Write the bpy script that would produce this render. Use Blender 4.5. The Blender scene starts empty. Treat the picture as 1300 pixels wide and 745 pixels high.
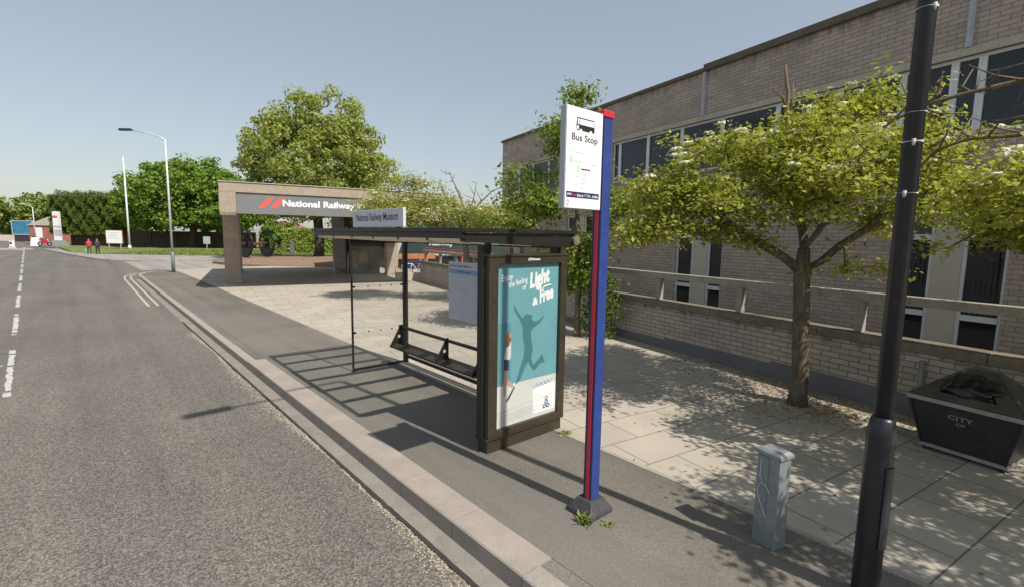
import bpy, bmesh, math, random
import numpy as np
from mathutils import Vector, Matrix
R = math.radians
sc = bpy.context.scene
COL = sc.collection
rng = np.random.default_rng(7)
random.seed(7)

# ------------------------------------------------------------------ scene objects
def tag(o, label=None, cat=None, group=None, kind=None):
    if label: o['label'] = label
    if cat: o['category'] = cat
    if group: o['group'] = group
    if kind: o['kind'] = kind
    return o

def empty(name, loc, rz=0.0, label=None, cat=None, group=None):
    o = bpy.data.objects.new(name, None)
    COL.objects.link(o)
    o.location = loc
    o.rotation_euler = (0, 0, rz)
    o.empty_display_size = 0.2
    return tag(o, label, cat, group)

def copy_tree(o, parent=None):
    c = o.copy()
    COL.objects.link(c)
    c.parent = parent
    for ch in list(o.children):
        copy_tree(ch, c)
    return c

class MB:
    """collects shapes and links them as one mesh object"""
    def __init__(s):
        s.v = []; s.f = []; s.sm = []; s.mi = []
    def add(s, vs, fs, smooth=False, mi=0):
        b = len(s.v)
        s.v += [tuple(v) for v in vs]
        for f in fs:
            s.f.append([b + i for i in f]); s.sm.append(smooth); s.mi.append(mi)
        return s
    def box(s, x0, x1, y0, y1, z0, z1, mi=0):
        vs = [(x0,y0,z0),(x1,y0,z0),(x1,y1,z0),(x0,y1,z0),(x0,y0,z1),(x1,y0,z1),(x1,y1,z1),(x0,y1,z1)]
        return s.add(vs, [(0,3,2,1),(4,5,6,7),(0,1,5,4),(1,2,6,5),(2,3,7,6),(3,0,4,7)], mi=mi)
    def frustum(s, a, b, z0, z1, mi=0):
        """a, b = (x0,x1,y0,y1) rectangles at z0, z1"""
        vs = [(a[0],a[2],z0),(a[1],a[2],z0),(a[1],a[3],z0),(a[0],a[3],z0),(b[0],b[2],z1),(b[1],b[2],z1),(b[1],b[3],z1),(b[0],b[3],z1)]
        return s.add(vs, [(0,3,2,1),(4,5,6,7),(0,1,5,4),(1,2,6,5),(2,3,7,6),(3,0,4,7)], mi=mi)
    def bar(s, p, q, w, h, mi=0):
        """rectangular bar from p to q: w sideways, h upward"""
        p = Vector(p); q = Vector(q); d = (q - p).normalized()
        up = Vector((0,0,1)) if abs(d.z) < 0.95 else Vector((0,1,0))
        sx = d.cross(up).normalized(); su = sx.cross(d).normalized()
        vs = []
        for c in (p, q):
            for a, b in ((-1,-1),(1,-1),(1,1),(-1,1)):
                vs.append(c + sx*(a*w/2) + su*(b*h/2))
        return s.add(vs, [(0,1,2,3),(7,6,5,4),(0,4,5,1),(1,5,6,2),(2,6,7,3),(3,7,4,0)], mi=mi)
    def tube(s, pts, rad, n=8, cap=True, mi=0, smooth=True):
        pts = [Vector(p) for p in pts]
        if not hasattr(rad, '__len__'): rad = [rad]*len(pts)
        b = len(s.v); prev = None
        for i, p in enumerate(pts):
            t = (pts[min(i+1,len(pts)-1)] - pts[max(i-1,0)]).normalized()
            if prev is None:
                ref = Vector((1,0,0)) if abs(t.x) < 0.8 else Vector((0,1,0))
                u = t.cross(ref).normalized()
            else:
                u = (prev - t*prev.dot(t))
                u = u.normalized() if u.length > 1e-6 else t.orthogonal().normalized()
            prev = u; w = t.cross(u)
            for k in range(n):
                a = 2*math.pi*k/n
                s.v.append(tuple(p + (u*math.cos(a) + w*math.sin(a))*rad[i]))
        for i in range(len(pts)-1):
            for k in range(n):
                k2 = (k+1) % n
                s.f.append([b+i*n+k, b+i*n+k2, b+(i+1)*n+k2, b+(i+1)*n+k]); s.sm.append(smooth); s.mi.append(mi)
        if cap:
            s.f.append([b+k for k in range(n)][::-1]); s.sm.append(False); s.mi.append(mi)
            e = b+(len(pts)-1)*n
            s.f.append([e+k for k in range(n)]); s.sm.append(False); s.mi.append(mi)
        return s
    def poly(s, pts, z=None, mi=0):
        vs = [(p[0],p[1],z) if z is not None else p for p in pts]
        return s.add(vs, [tuple(range(len(vs)))], mi=mi)
    def prism(s, pts, z0, z1, mi=0):
        n = len(pts)
        vs = [(p[0],p[1],z0) for p in pts] + [(p[0],p[1],z1) for p in pts]
        fs = [tuple(range(n))[::-1], tuple(range(n,2*n))] + [(i,(i+1)%n,n+(i+1)%n,n+i) for i in range(n)]
        return s.add(vs, fs, mi=mi)
    def extrude_xz(s, pts, y0, y1, mi=0):
        n = len(pts)
        vs = [(p[0],y0,p[1]) for p in pts] + [(p[0],y1,p[1]) for p in pts]
        fs = [tuple(range(n)), tuple(range(n,2*n))[::-1]] + [((i+1)%n,i,n+i,n+(i+1)%n) for i in range(n)]
        return s.add(vs, fs, mi=mi)
    def build(s, name, mats, parent=None, bevel=0.0, label=None):
        me = bpy.data.meshes.new(name)
        me.from_pydata(s.v, [], s.f)
        for m in (mats if isinstance(mats, (list,tuple)) else [mats]): me.materials.append(m)
        me.polygons.foreach_set('use_smooth', s.sm)
        me.polygons.foreach_set('material_index', s.mi)
        bm = bmesh.new(); bm.from_mesh(me); bmesh.ops.recalc_face_normals(bm, faces=bm.faces); bm.to_mesh(me); bm.free()
        me.update()
        o = bpy.data.objects.new(name, me)
        COL.objects.link(o)
        if parent is not None: o.parent = parent
        if bevel > 0:
            md = o.modifiers.new('bevel', 'BEVEL'); md.width = bevel; md.segments = 2; md.limit_method = 'ANGLE'; md.angle_limit = R(40)
        if label: o['label'] = label
        return o

def fast_mesh(name, verts, quads, mat, parent=None, smooth=False):
    me = bpy.data.meshes.new(name)
    nv, nf = len(verts), len(quads); k = quads.shape[1]
    me.vertices.add(nv); me.loops.add(nf*k); me.polygons.add(nf)
    me.vertices.foreach_set('co', verts.astype(np.float32).ravel())
    me.loops.foreach_set('vertex_index', quads.astype(np.int32).ravel())
    me.polygons.foreach_set('loop_start', np.arange(0, nf*k, k, dtype=np.int32))
    me.polygons.foreach_set('loop_total', np.full(nf, k, dtype=np.int32))
    if smooth: me.polygons.foreach_set('use_smooth', np.ones(nf, dtype=bool))
    me.update(calc_edges=True); me.validate()
    me.materials.append(mat)
    o = bpy.data.objects.new(name, me); COL.objects.link(o)
    if parent is not None: o.parent = parent
    return o

# ------------------------------------------------------------------ materials
def nodes_of(name):
    m = bpy.data.materials.new(name); m.use_nodes = True
    nt = m.node_tree; nt.nodes.clear()
    out = nt.nodes.new('ShaderNodeOutputMaterial')
    return m, nt, out
def N(nt, t, **kw):
    n = nt.nodes.new(t)
    for k, v in kw.items():
        if k.startswith('i_'): n.inputs[k[2:].replace('_',' ')].default_value = v
        else: setattr(n, k, v)
    return n
def L(nt, a, b): nt.links.new(a, b)
def rgba(c): return (c[0], c[1], c[2], 1.0)

def coords(nt, kind='Object', rotz=0.0, scale=(1,1,1)):
    tc = N(nt, 'ShaderNodeTexCoord'); mp = N(nt, 'ShaderNodeMapping')
    mp.inputs['Rotation'].default_value = (0,0,rotz); mp.inputs['Scale'].default_value = scale
    L(nt, tc.outputs[kind], mp.inputs['Vector'])
    return mp.outputs['Vector']
def noise(nt, vec, scale, detail=4, rough=0.55):
    n = N(nt, 'ShaderNodeTexNoise'); n.inputs['Scale'].default_value = scale; n.inputs['Detail'].default_value = detail; n.inputs['Roughness'].default_value = rough
    if vec is not None: L(nt, vec, n.inputs['Vector'])
    return n.outputs['Fac']
def ramp(nt, fac, stops):
    r = N(nt, 'ShaderNodeValToRGB'); e = r.color_ramp.elements
    while len(e) < len(stops): e.new(0.5)
    for i, (p, c) in enumerate(stops):
        e[i].position = p; e[i].color = rgba(c) if len(c) == 3 else c
    L(nt, fac, r.inputs['Fac']); return r.outputs['Color']
def mix(nt, a, b, fac, mode='MIX'):
    m = N(nt, 'ShaderNodeMix', data_type='RGBA', blend_type=mode)
    for s, v in ((m.inputs[0], fac), (m.inputs[6], a), (m.inputs[7], b)):
        if hasattr(v, 'is_linked') or hasattr(v, 'links'): L(nt, v, s)
        else: s.default_value = v if not isinstance(v, tuple) else rgba(v)
    return m.outputs[2]
def bump(nt, h, strength, dist=0.01):
    b = N(nt, 'ShaderNodeBump'); b.inputs['Strength'].default_value = strength; b.inputs['Distance'].default_value = dist
    L(nt, h, b.inputs['Height']); return b.outputs['Normal']
def pbsdf(nt, out, col, rough=0.6, metal=0.0, normal=None, spec=0.5, coat=0.0):
    p = N(nt, 'ShaderNodeBsdfPrincipled')
    if isinstance(col, tuple): p.inputs['Base Color'].default_value = rgba(col)
    else: L(nt, col, p.inputs['Base Color'])
    if isinstance(rough, (int, float)): p.inputs['Roughness'].default_value = rough
    else: L(nt, rough, p.inputs['Roughness'])
    p.inputs['Metallic'].default_value = metal
    p.inputs['Specular IOR Level'].default_value = spec
    p.inputs['Coat Weight'].default_value = coat
    if normal is not None: L(nt, normal, p.inputs['Normal'])
    L(nt, p.outputs[0], out.inputs['Surface']); return p

def paint(name, col, rough=0.45, metal=0.0, var=0.12, scale=6.0, dirt=None, spec=0.5, bumpv=0.0):
    """painted or plain surface with gentle wear"""
    m, nt, out = nodes_of(name); v = coords(nt)
    n1 = noise(nt, v, scale, 6, 0.65)
    lo = tuple(max(0, c*(1-var)) for c in col); hi = tuple(min(1, c*(1+var)) for c in col)
    c = ramp(nt, n1, [(0.3, lo), (0.7, hi)])
    if dirt:
        n2 = noise(nt, v, scale*3.7, 8, 0.7)
        f = ramp(nt, n2, [(0.55, (0,0,0)), (0.72, (0.6,0.6,0.6))])
        c = mix(nt, c, dirt, f)
    nr = None
    if bumpv: nr = bump(nt, noise(nt, v, scale*20, 4), bumpv, 0.004)
    pbsdf(nt, out, c, rough, metal, nr, spec); return m

def asphalt(name, dark, mid, light, big=(0.9,1.08), cell=70.0, bstr=0.5, patch=None, pits=None):
    m, nt, out = nodes_of(name); v = coords(nt)
    vo = N(nt, 'ShaderNodeTexVoronoi'); vo.inputs['Scale'].default_value = cell; L(nt, v, vo.inputs['Vector'])
    n0 = noise(nt, v, cell*0.55, 3, 0.7)
    sep = N(nt, 'ShaderNodeSeparateColor'); L(nt, vo.outputs['Color'], sep.inputs[0])
    ad = N(nt, 'ShaderNodeMath', operation='ADD'); L(nt, sep.outputs[0], ad.inputs[0]); L(nt, n0, ad.inputs[1])
    hf = N(nt, 'ShaderNodeMath', operation='MULTIPLY'); L(nt, ad.outputs[0], hf.inputs[0]); hf.inputs[1].default_value = 0.5
    c = ramp(nt, hf.outputs[0], [(0.22, dark), (0.5, mid), (0.8, light)])
    if pits:
        pn_ = ramp(nt, vo.outputs['Distance'], [(0.42, (1,1,1)), (0.74, (pits,)*3)])
        c = mix(nt, c, pn_, 1.0, 'MULTIPLY')
    # trodden gum and oil spots
    v3 = N(nt, 'ShaderNodeTexVoronoi'); v3.inputs['Scale'].default_value = 2.3; L(nt, v, v3.inputs['Vector'])
    c = mix(nt, c, tuple(x*0.55 for x in mid), ramp(nt, v3.outputs['Distance'], [(0.035,(0.6,0.6,0.6)),(0.06,(0,0,0))]))
    v4 = N(nt, 'ShaderNodeTexVoronoi'); v4.inputs['Scale'].default_value = 3.1; L(nt, coords(nt,'Object',1.1), v4.inputs['Vector'])
    c = mix(nt, c, tuple(min(1,x*1.7) for x in mid), ramp(nt, v4.outputs['Distance'], [(0.03,(0.6,0.6,0.6)),(0.05,(0,0,0))]))
    nb = noise(nt, v, 0.35, 5, 0.6)
    c = mix(nt, c, ramp(nt, nb, [(0.35, (big[0],)*3), (0.65, (big[1],)*3)]), 1.0, 'MULTIPLY')
    # along-the-road wear
    v2 = coords(nt, 'Object', 0, (0.9, 0.04, 1)); nw = noise(nt, v2, 1.6, 4, 0.6)
    c = mix(nt, c, ramp(nt, nw, [(0.33, (0.84,0.84,0.85)), (0.67, (1.10,1.09,1.07))]), 1.0, 'MULTIPLY')
    pbsdf(nt, out, c, 0.85, 0, bump(nt, hf.outputs[0], bstr, 0.006), 0.3); return m

def brick(name, c1, c2, mortar, length=0.29, course=0.09, gap=0.008, plinth=None, stain=(0.16,0.14,0.12), stain_top=None):
    m, nt, out = nodes_of(name)
    tc = N(nt, 'ShaderNodeTexCoord'); sp = N(nt, 'ShaderNodeSeparateXYZ'); L(nt, tc.outputs['Object'], sp.inputs[0])
    ad = N(nt, 'ShaderNodeMath', operation='ADD'); L(nt, sp.outputs[0], ad.inputs[0]); L(nt, sp.outputs[1], ad.inputs[1])
    cb = N(nt, 'ShaderNodeCombineXYZ'); L(nt, ad.outputs[0], cb.inputs[0]); L(nt, sp.outputs[2], cb.inputs[1])
    b = N(nt, 'ShaderNodeTexBrick'); L(nt, cb.outputs[0], b.inputs['Vector'])
    b.inputs['Scale'].default_value = 1.0; b.inputs['Brick Width'].default_value = length; b.inputs['Row Height'].default_value = course
    b.inputs['Mortar Size'].default_value = gap; b.inputs['Mortar Smooth'].default_value = 0.2; b.inputs['Bias'].default_value = 0.0
    b.inputs['Color1'].default_value = rgba(c1); b.inputs['Color2'].default_value = rgba(c2); b.inputs['Mortar'].default_value = rgba(mortar)
    col = b.outputs['Color']
    if plinth:
        # two or three courses of blue engineering brick, stepping down along the wall
        st = N(nt, 'ShaderNodeMath', operation='SNAP'); L(nt, ad.outputs[0], st.inputs[0]); st.inputs[1].default_value = 2.61
        ml = N(nt, 'ShaderNodeMath', operation='MULTIPLY_ADD'); L(nt, st.outputs[0], ml.inputs[0]); ml.inputs[1].default_value = -0.0207; ml.inputs[2].default_value = 0.22
        lt = N(nt, 'ShaderNodeMath', operation='LESS_THAN'); L(nt, sp.outputs[2], lt.inputs[0]); L(nt, ml.outputs[0], lt.inputs[1])
        b2 = mix(nt, plinth, mortar, b.outputs['Fac'])
        col = mix(nt, col, b2, lt.outputs[0])
    n1 = noise(nt, tc.outputs['Object'], 1.1, 7, 0.65)
    col = mix(nt, col, ramp(nt, n1, [(0.3, (0.82,0.82,0.82)), (0.7, (1.08,1.07,1.05))]), 1.0, 'MULTIPLY')
    n2 = noise(nt, tc.outputs['Object'], 14, 5, 0.7)
    col = mix(nt, col, stain, ramp(nt, n2, [(0.6,(0,0,0)), (0.8,(0.5,0.5,0.5))]))
    if stain_top:
        z0, z1 = stain_top
        mr = N(nt, 'ShaderNodeMapRange'); mr.inputs[1].default_value = z0; mr.inputs[2].default_value = z1; L(nt, sp.outputs[2], mr.inputs[0])
        vs = N(nt, 'ShaderNodeMapping'); vs.inputs['Scale'].default_value = (5,1,0.7); L(nt, tc.outputs['Object'], vs.inputs[0])
        n3 = noise(nt, vs.outputs[0], 1.0, 5, 0.7)
        mm = N(nt, 'ShaderNodeMath', operation='MULTIPLY'); L(nt, mr.outputs[0], mm.inputs[0]); L(nt, n3, mm.inputs[1])
        col = mix(nt, col, stain, ramp(nt, mm.outputs[0], [(0.36,(0,0,0)), (0.55,(0.85,0.85,0.85))]))
    nr = bump(nt, b.outputs['Fac'], -0.35, 0.008)
    pbsdf(nt, out, col, 0.85, 0, nr, 0.25); return m

def slabs(name, c1, c2, joint, w=0.9, h=0.6, gap=0.010, rotz=0.0):
    m, nt, out = nodes_of(name); v = coords(nt, 'Object', rotz)
    b = N(nt, 'ShaderNodeTexBrick'); L(nt, v, b.inputs['Vector']); b.offset = 0.5
    b.inputs['Scale'].default_value = 1.0; b.inputs['Brick Width'].default_value = w; b.inputs['Row Height'].default_value = h
    b.inputs['Mortar Size'].default_value = gap; b.inputs['Mortar Smooth'].default_value = 0.3
    b.inputs['Color1'].default_value = rgba(c1); b.inputs['Color2'].default_value = rgba(c2); b.inputs['Mortar'].default_value = rgba(joint)
    c = b.outputs['Color']
    n1 = noise(nt, v, 0.8, 8, 0.7)
    c = mix(nt, c, ramp(nt, n1, [(0.3,(0.83,0.83,0.82)), (0.7,(1.08,1.07,1.05))]), 1.0, 'MULTIPLY')
    n2 = noise(nt, v, 60, 4, 0.7)
    c = mix(nt, c, ramp(nt, n2, [(0.3,(0.88,0.88,0.88)), (0.7,(1.08,1.08,1.08))]), 1.0, 'MULTIPLY')
    v3 = N(nt, 'ShaderNodeTexVoronoi'); v3.inputs['Scale'].default_value = 3.4; L(nt, v, v3.inputs['Vector'])
    c = mix(nt, c, (0.2,0.18,0.155), ramp(nt, v3.outputs['Distance'], [(0.05,(0.55,0.55,0.55)),(0.085,(0,0,0))]))
    n3 = noise(nt, v, 9, 6, 0.75)
    c = mix(nt, c, (0.17,0.15,0.12), ramp(nt, n3, [(0.62,(0,0,0)), (0.8,(0.55,0.55,0.55))]))
    ad = N(nt, 'ShaderNodeMath', operation='MULTIPLY_ADD'); L(nt, b.outputs['Fac'], ad.inputs[0]); ad.inputs[1].default_value = -1.0; L(nt, n2, ad.inputs[2])
    pbsdf(nt, out, c, 0.85, 0, bump(nt, ad.outputs[0], 0.25, 0.006), 0.25); return m

def concrete(name, col, var=0.18, scale=3.0, fine=90.0, dirt=(0.12,0.10,0.08), dirt_amt=0.4, bstr=0.2):
    m, nt, out = nodes_of(name); v = coords(nt)
    n1 = noise(nt, v, scale, 8, 0.7); n2 = noise(nt, v, fine, 4, 0.75)
    lo = tuple(c*(1-var) for c in col); hi = tuple(min(1,c*(1+var)) for c in col)
    c = ramp(nt, n1, [(0.3,lo),(0.7,hi)])
    c = mix(nt, c, ramp(nt, n2, [(0.3,(0.75,0.75,0.75)),(0.7,(1.15,1.15,1.15))]), 1.0, 'MULTIPLY')
    n3 = noise(nt, v, scale*2.3, 9, 0.75)
    c = mix(nt, c, dirt, ramp(nt, n3, [(0.55,(0,0,0)),(0.75,(dirt_amt,)*3)]))
    pbsdf(nt, out, c, 0.88, 0, bump(nt, n2, bstr, 0.006), 0.25); return m

def foliage(name, c_dark, c_mid, c_light, transl=0.35, extra=None):
    m, nt, out = nodes_of(name)
    g = N(nt, 'ShaderNodeNewGeometry'); v = coords(nt)
    nb = noise(nt, v, 0.9, 3, 0.5)
    a = N(nt, 'ShaderNodeMath', operation='MULTIPLY_ADD'); L(nt, g.outputs['Random Per Island'], a.inputs[0]); a.inputs[1].default_value = 0.55
    s = N(nt, 'ShaderNodeMath', operation='MULTIPLY'); L(nt, nb, s.inputs[0]); s.inputs[1].default_value = 0.55
    L(nt, s.outputs[0], a.inputs[2])
    stops = [(0.12,c_dark),(0.5,c_mid),(0.88,c_light)]
    if extra: stops.append((0.97, extra))
    c = ramp(nt, a.outputs[0], stops)
    d = N(nt, 'ShaderNodeBsdfPrincipled'); L(nt, c, d.inputs['Base Color']); d.inputs['Roughness'].default_value = 0.6; d.inputs['Specular IOR Level'].default_value = 0.2
    t = N(nt, 'ShaderNodeBsdfTranslucent')
    L(nt, mix(nt, c, (1.12,1.2,0.5), 1.0, 'MULTIPLY'), t.inputs['Color'])
    mx = N(nt, 'ShaderNodeMixShader'); mx.inputs[0].default_value = transl
    L(nt, d.outputs[0], mx.inputs[1]); L(nt, t.outputs[0], mx.inputs[2]); L(nt, mx.outputs[0], out.inputs['Surface'])
    return m

def bark(name, col, col2):
    m, nt, out = nodes_of(name); v = coords(nt, 'Object', 0, (1,1,0.25))
    n1 = noise(nt, v, 22, 6, 0.7); n2 = noise(nt, coords(nt), 3, 5, 0.6)
    c = ramp(nt, n1, [(0.3,col),(0.7,col2)])
    c = mix(nt, c, ramp(nt, n2, [(0.35,(0.75,0.78,0.72)),(0.65,(1.1,1.1,1.1))]), 1.0, 'MULTIPLY')
    pbsdf(nt, out, c, 0.9, 0, bump(nt, n1, 0.6, 0.015), 0.2); return m

def glass(name, tint=(0.93,0.96,0.95), refl=1.0, dirt=0.0, rough=0.01):
    m, nt, out = nodes_of(name)
    t = N(nt, 'ShaderNodeBsdfTransparent'); t.inputs['Color'].default_value = rgba(tint)
    g = N(nt, 'ShaderNodeBsdfGlossy'); g.inputs['Roughness'].default_value = rough
    fr = N(nt, 'ShaderNodeFresnel'); fr.inputs['IOR'].default_value = 1.45
    # only the outward side of a pane mirrors; inside the thin sheet light goes straight through
    ge = N(nt, 'ShaderNodeNewGeometry'); iv = N(nt, 'ShaderNodeMath', operation='MULTIPLY_ADD'); L(nt, ge.outputs['Backfacing'], iv.inputs[0]); iv.inputs[1].default_value = -refl; iv.inputs[2].default_value = refl
    f = N(nt, 'ShaderNodeMath', operation='MULTIPLY'); L(nt, fr.outputs[0], f.inputs[0]); L(nt, iv.outputs[0], f.inputs[1])
    mx = N(nt, 'ShaderNodeMixShader'); L(nt, f.outputs[0], mx.inputs[0]); L(nt, t.outputs[0], mx.inputs[1]); L(nt, g.outputs[0], mx.inputs[2])
    sh = mx.outputs[0]
    if dirt > 0:
        v = coords(nt); n = noise(nt, v, 5, 8, 0.7)
        d = N(nt, 'ShaderNodeBsdfDiffuse'); d.inputs['Color'].default_value = (0.45,0.42,0.36,1)
        k = N(nt, 'ShaderNodeMath', operation='MULTIPLY'); L(nt, n, k.inputs[0]); k.inputs[1].default_value = dirt
        m2 = N(nt, 'ShaderNodeMixShader'); L(nt, k.outputs[0], m2.inputs[0]); L(nt, sh, m2.inputs[1]); L(nt, d.outputs[0], m2.inputs[2]); sh = m2.outputs[0]
    L(nt, sh, out.inputs['Surface']); return m

M = {}
M['road'] = asphalt('road_asphalt', (0.105,0.094,0.081), (0.182,0.164,0.141), (0.285,0.26,0.226), cell=64, bstr=0.5, pits=0.52)
M['tarmac'] = asphalt('footway_tarmac', (0.125,0.110,0.093), (0.168,0.150,0.127), (0.215,0.196,0.168), cell=110, bstr=0.25, big=(0.80,1.12))
M['kerb'] = concrete('kerb_concrete', (0.33,0.285,0.245), 0.14, 2.0, 80, (0.2,0.17,0.13), 0.35)
M['kerb_far'] = concrete('kerb_old', (0.33,0.30,0.26), 0.12, 2.0, 60)
M['gutter'] = concrete('gutter_concrete', (0.25,0.228,0.195), 0.2, 2.5, 70, (0.12,0.10,0.08), 0.5)
M['crack'] = paint('dark_gap', (0.035,0.03,0.026), 0.95)
M['slab'] = slabs('paving_slabs', (0.455,0.405,0.34), (0.40,0.355,0.298), (0.165,0.15,0.13), 0.9, 0.6, 0.0085, R(10))
M['line'] = paint('worn_white_line', (0.47,0.45,0.41), 0.8, var=0.3, scale=9, dirt=(0.20,0.18,0.16), bumpv=0.2)
M['yline'] = paint('worn_cream_line', (0.42,0.385,0.28), 0.8, var=0.25, scale=9, dirt=(0.22,0.2,0.17))
M['soil'] = concrete('bark_soil', (0.25,0.17,0.115), 0.3, 5, 30, (0.09,0.06,0.04), 0.6, 0.5)
M['ground'] = concrete('far_ground', (0.22,0.20,0.16), 0.2, 0.2, 8)
M['grassbase'] = concrete('turf', (0.16,0.19,0.06), 0.25, 0.4, 6, (0.10,0.11,0.03), 0.5)
M['brick'] = brick('facade_brick', (0.50,0.41,0.355), (0.405,0.328,0.285), (0.235,0.205,0.185), 0.27, 0.084, 0.008, stain=(0.13,0.11,0.095), stain_top=(6.1,7.1))
M['wallbrick'] = brick('garden_wall_brick', (0.49,0.42,0.36), (0.395,0.335,0.285), (0.185,0.165,0.145), 0.29, 0.09, 0.009, plinth=(0.165,0.165,0.19), stain=(0.10,0.085,0.07), stain_top=(0.55,1.0))
M['pierbrick'] = brick('pillar_brick', (0.52,0.41,0.32), (0.43,0.34,0.265), (0.30,0.26,0.22), 0.23, 0.077, 0.008, stain=(0.15,0.12,0.10))
M['redbrick'] = brick('red_brick', (0.42,0.13,0.09), (0.34,0.10,0.07), (0.30,0.24,0.2), 0.23, 0.077, 0.01)
M['brownwall'] = brick('brown_brick', (0.14,0.09,0.065), (0.10,0.065,0.05), (0.10,0.08,0.06), 0.23, 0.077, 0.01)
M['coping'] = concrete('mossy_coping', (0.20,0.17,0.13), 0.3, 3, 40, (0.06,0.055,0.035), 0.7)
M['rail'] = concrete('weathered_rail', (0.36,0.335,0.28), 0.2, 3, 40, (0.14,0.12,0.08), 0.5)
M['lintel'] = concrete('cream_lintel', (0.50,0.455,0.36), 0.12, 2, 40, (0.25,0.21,0.15), 0.4)
M['roofcoping'] = concrete('roof_coping', (0.15,0.125,0.10), 0.25, 3, 40, (0.08,0.08,0.04), 0.6)
M['aggregate'] = concrete('exposed_aggregate', (0.37,0.305,0.235), 0.15, 2.5, 22, (0.24,0.18,0.12), 0.45, 0.5)
M['white_frame'] = paint('white_frame', (0.66,0.68,0.72), 0.4, var=0.08)
M['cream'] = paint('cream_panel', (0.50,0.46,0.385), 0.5, var=0.06, scale=2)
M['pane'] = None
M['bronze'] = paint('bronze_anodised', (0.052,0.042,0.028), 0.42, 0.25, 0.2, 5, dirt=(0.12,0.10,0.07))
M['rib'] = paint('rib_bronze', (0.20,0.165,0.12), 0.5, 0.1, 0.15, 6)
M['side_road'] = asphalt('entrance_asphalt', (0.22,0.20,0.175), (0.30,0.28,0.25), (0.38,0.355,0.32), cell=60, bstr=0.3)
M['black_metal'] = paint('black_metal', (0.022,0.020,0.018), 0.45, 0.2, 0.25, 7, dirt=(0.06,0.055,0.045))
M['column_black'] = paint('column_black', (0.019,0.020,0.028), 0.38, 0.0, 0.15, 4, dirt=(0.055,0.055,0.06))
M['tape'] = paint('old_tape', (0.50,0.49,0.46), 0.7, var=0.3, scale=30)
M['blue'] = paint('bus_blue', (0.028,0.055,0.215), 0.42, 0, 0.16, 5, dirt=(0.085,0.105,0.25), bumpv=0.05)
M['navy'] = paint('navy', (0.016,0.02,0.09), 0.45)
M['red'] = paint('bus_red', (0.55,0.030,0.045), 0.45, 0, 0.14, 5, dirt=(0.40,0.06,0.06))
M['signwhite'] = paint('sign_white', (0.80,0.80,0.81), 0.35, 0, 0.03, 3, dirt=None)
M['signback'] = paint('sign_edge_grey', (0.45,0.46,0.50), 0.45)
M['ink'] = paint('black_ink', (0.02,0.02,0.022), 0.5)
M['greyink'] = paint('grey_ink', (0.42,0.43,0.44), 0.6)
M['green'] = paint('pale_green', (0.36,0.66,0.30), 0.6)
M['paleblue'] = paint('pale_blue_ink', (0.25,0.34,0.62), 0.6)
M['rubber'] = paint('base_rubber', (0.045,0.045,0.05), 0.7, 0, 0.3, 12, dirt=(0.10,0.095,0.085), bumpv=0.2)
M['galv'] = paint('feeder_pillar_grey', (0.225,0.25,0.255), 0.5, 0.15, 0.2, 8, dirt=(0.16,0.17,0.17), bumpv=0.1)
M['chalk'] = paint('scrawl', (0.52,0.62,0.68), 0.7)
M['binblack'] = paint('bin_black', (0.030,0.031,0.034), 0.42, 0.1, 0.3, 5, dirt=(0.075,0.07,0.06))
M['binlid'] = paint('bin_lid', (0.085,0.082,0.072), 0.40, 0.2, 0.35, 4, dirt=(0.2,0.17,0.12))
M['binrim'] = paint('bin_rim', (0.33,0.32,0.29), 0.5, 0.3, 0.2, 8, dirt=(0.14,0.12,0.10))
M['bag'] = paint('bin_bag', (0.012,0.012,0.014), 0.18, 0, 0.2)
M['teal'] = paint('poster_teal', (0.15,0.345,0.385), 0.55, 0, 0.07, 2.2)
M['tealdark'] = paint('poster_shadow', (0.062,0.185,0.215), 0.55, 0, 0.05, 2)
M['tealmid'] = paint('poster_door', (0.11,0.28,0.325), 0.55, 0, 0.05, 2)
M['poswhite'] = paint('poster_white', (0.62,0.62,0.585), 0.55, 0, 0.05, 2)
M['posgrey'] = paint('poster_floor_edge', (0.56,0.56,0.50), 0.55, 0, 0.06, 3)
M['white'] = paint('white_letters', (0.84,0.84,0.83), 0.5, 0, 0.02)
M['hair'] = paint('hair_brown', (0.22,0.10,0.04), 0.7)
M['skin'] = paint('skin', (0.55,0.34,0.25), 0.6)
M['denim'] = paint('dark_shorts', (0.05,0.05,0.08), 0.7)
M['boardsilver'] = paint('name_board_silver', (0.56,0.585,0.63), 0.45, 0.05, 0.05, 3)
M['signgrey'] = paint('fascia_grey', (0.175,0.18,0.177), 0.5, 0, 0.04, 1.5)
M['coral'] = paint('coral_red', (0.72,0.10,0.075), 0.5, 0, 0.04)
M['paper'] = paint('timetable_paper', (0.52,0.56,0.66), 0.6, 0, 0.06, 4)
M['paperblue'] = paint('timetable_blue', (0.20,0.36,0.62), 0.6, 0, 0.05)
M['shelterglass'] = glass('shelter_glass', (0.965,0.975,0.97), 0.8, 0.07)
M['roofglass'] = glass('roof_glass', (0.96,0.97,0.955), 0.7, 0.05)
M['posterglass'] = glass('poster_glass', (0.97,0.975,0.975), 0.7, 0.0)
M['lampglass'] = paint('lamp_lens', (0.5,0.5,0.48), 0.2)
M['steel'] = paint('galvanised_column', (0.60,0.61,0.63), 0.5, 0.2, 0.12, 3)
M['polewhite'] = paint('white_pole', (0.78,0.76,0.82), 0.4)
M['lochub'] = paint('locomotive_black', (0.012,0.012,0.014), 0.4, 0.3)
M['locrust'] = paint('locomotive_dull_red', (0.13,0.035,0.025), 0.6)
M['darkglass'] = None
M['darkgreen'] = paint('dark_green_fascia', (0.018,0.045,0.043), 0.35, 0, 0.2, 1.0)
M['brownpanel'] = paint('dark_brown_panel', (0.055,0.032,0.024), 0.5, 0, 0.2, 1.5)
M['palegreen'] = paint('pale_green_strut', (0.36,0.47,0.43), 0.5)
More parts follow.
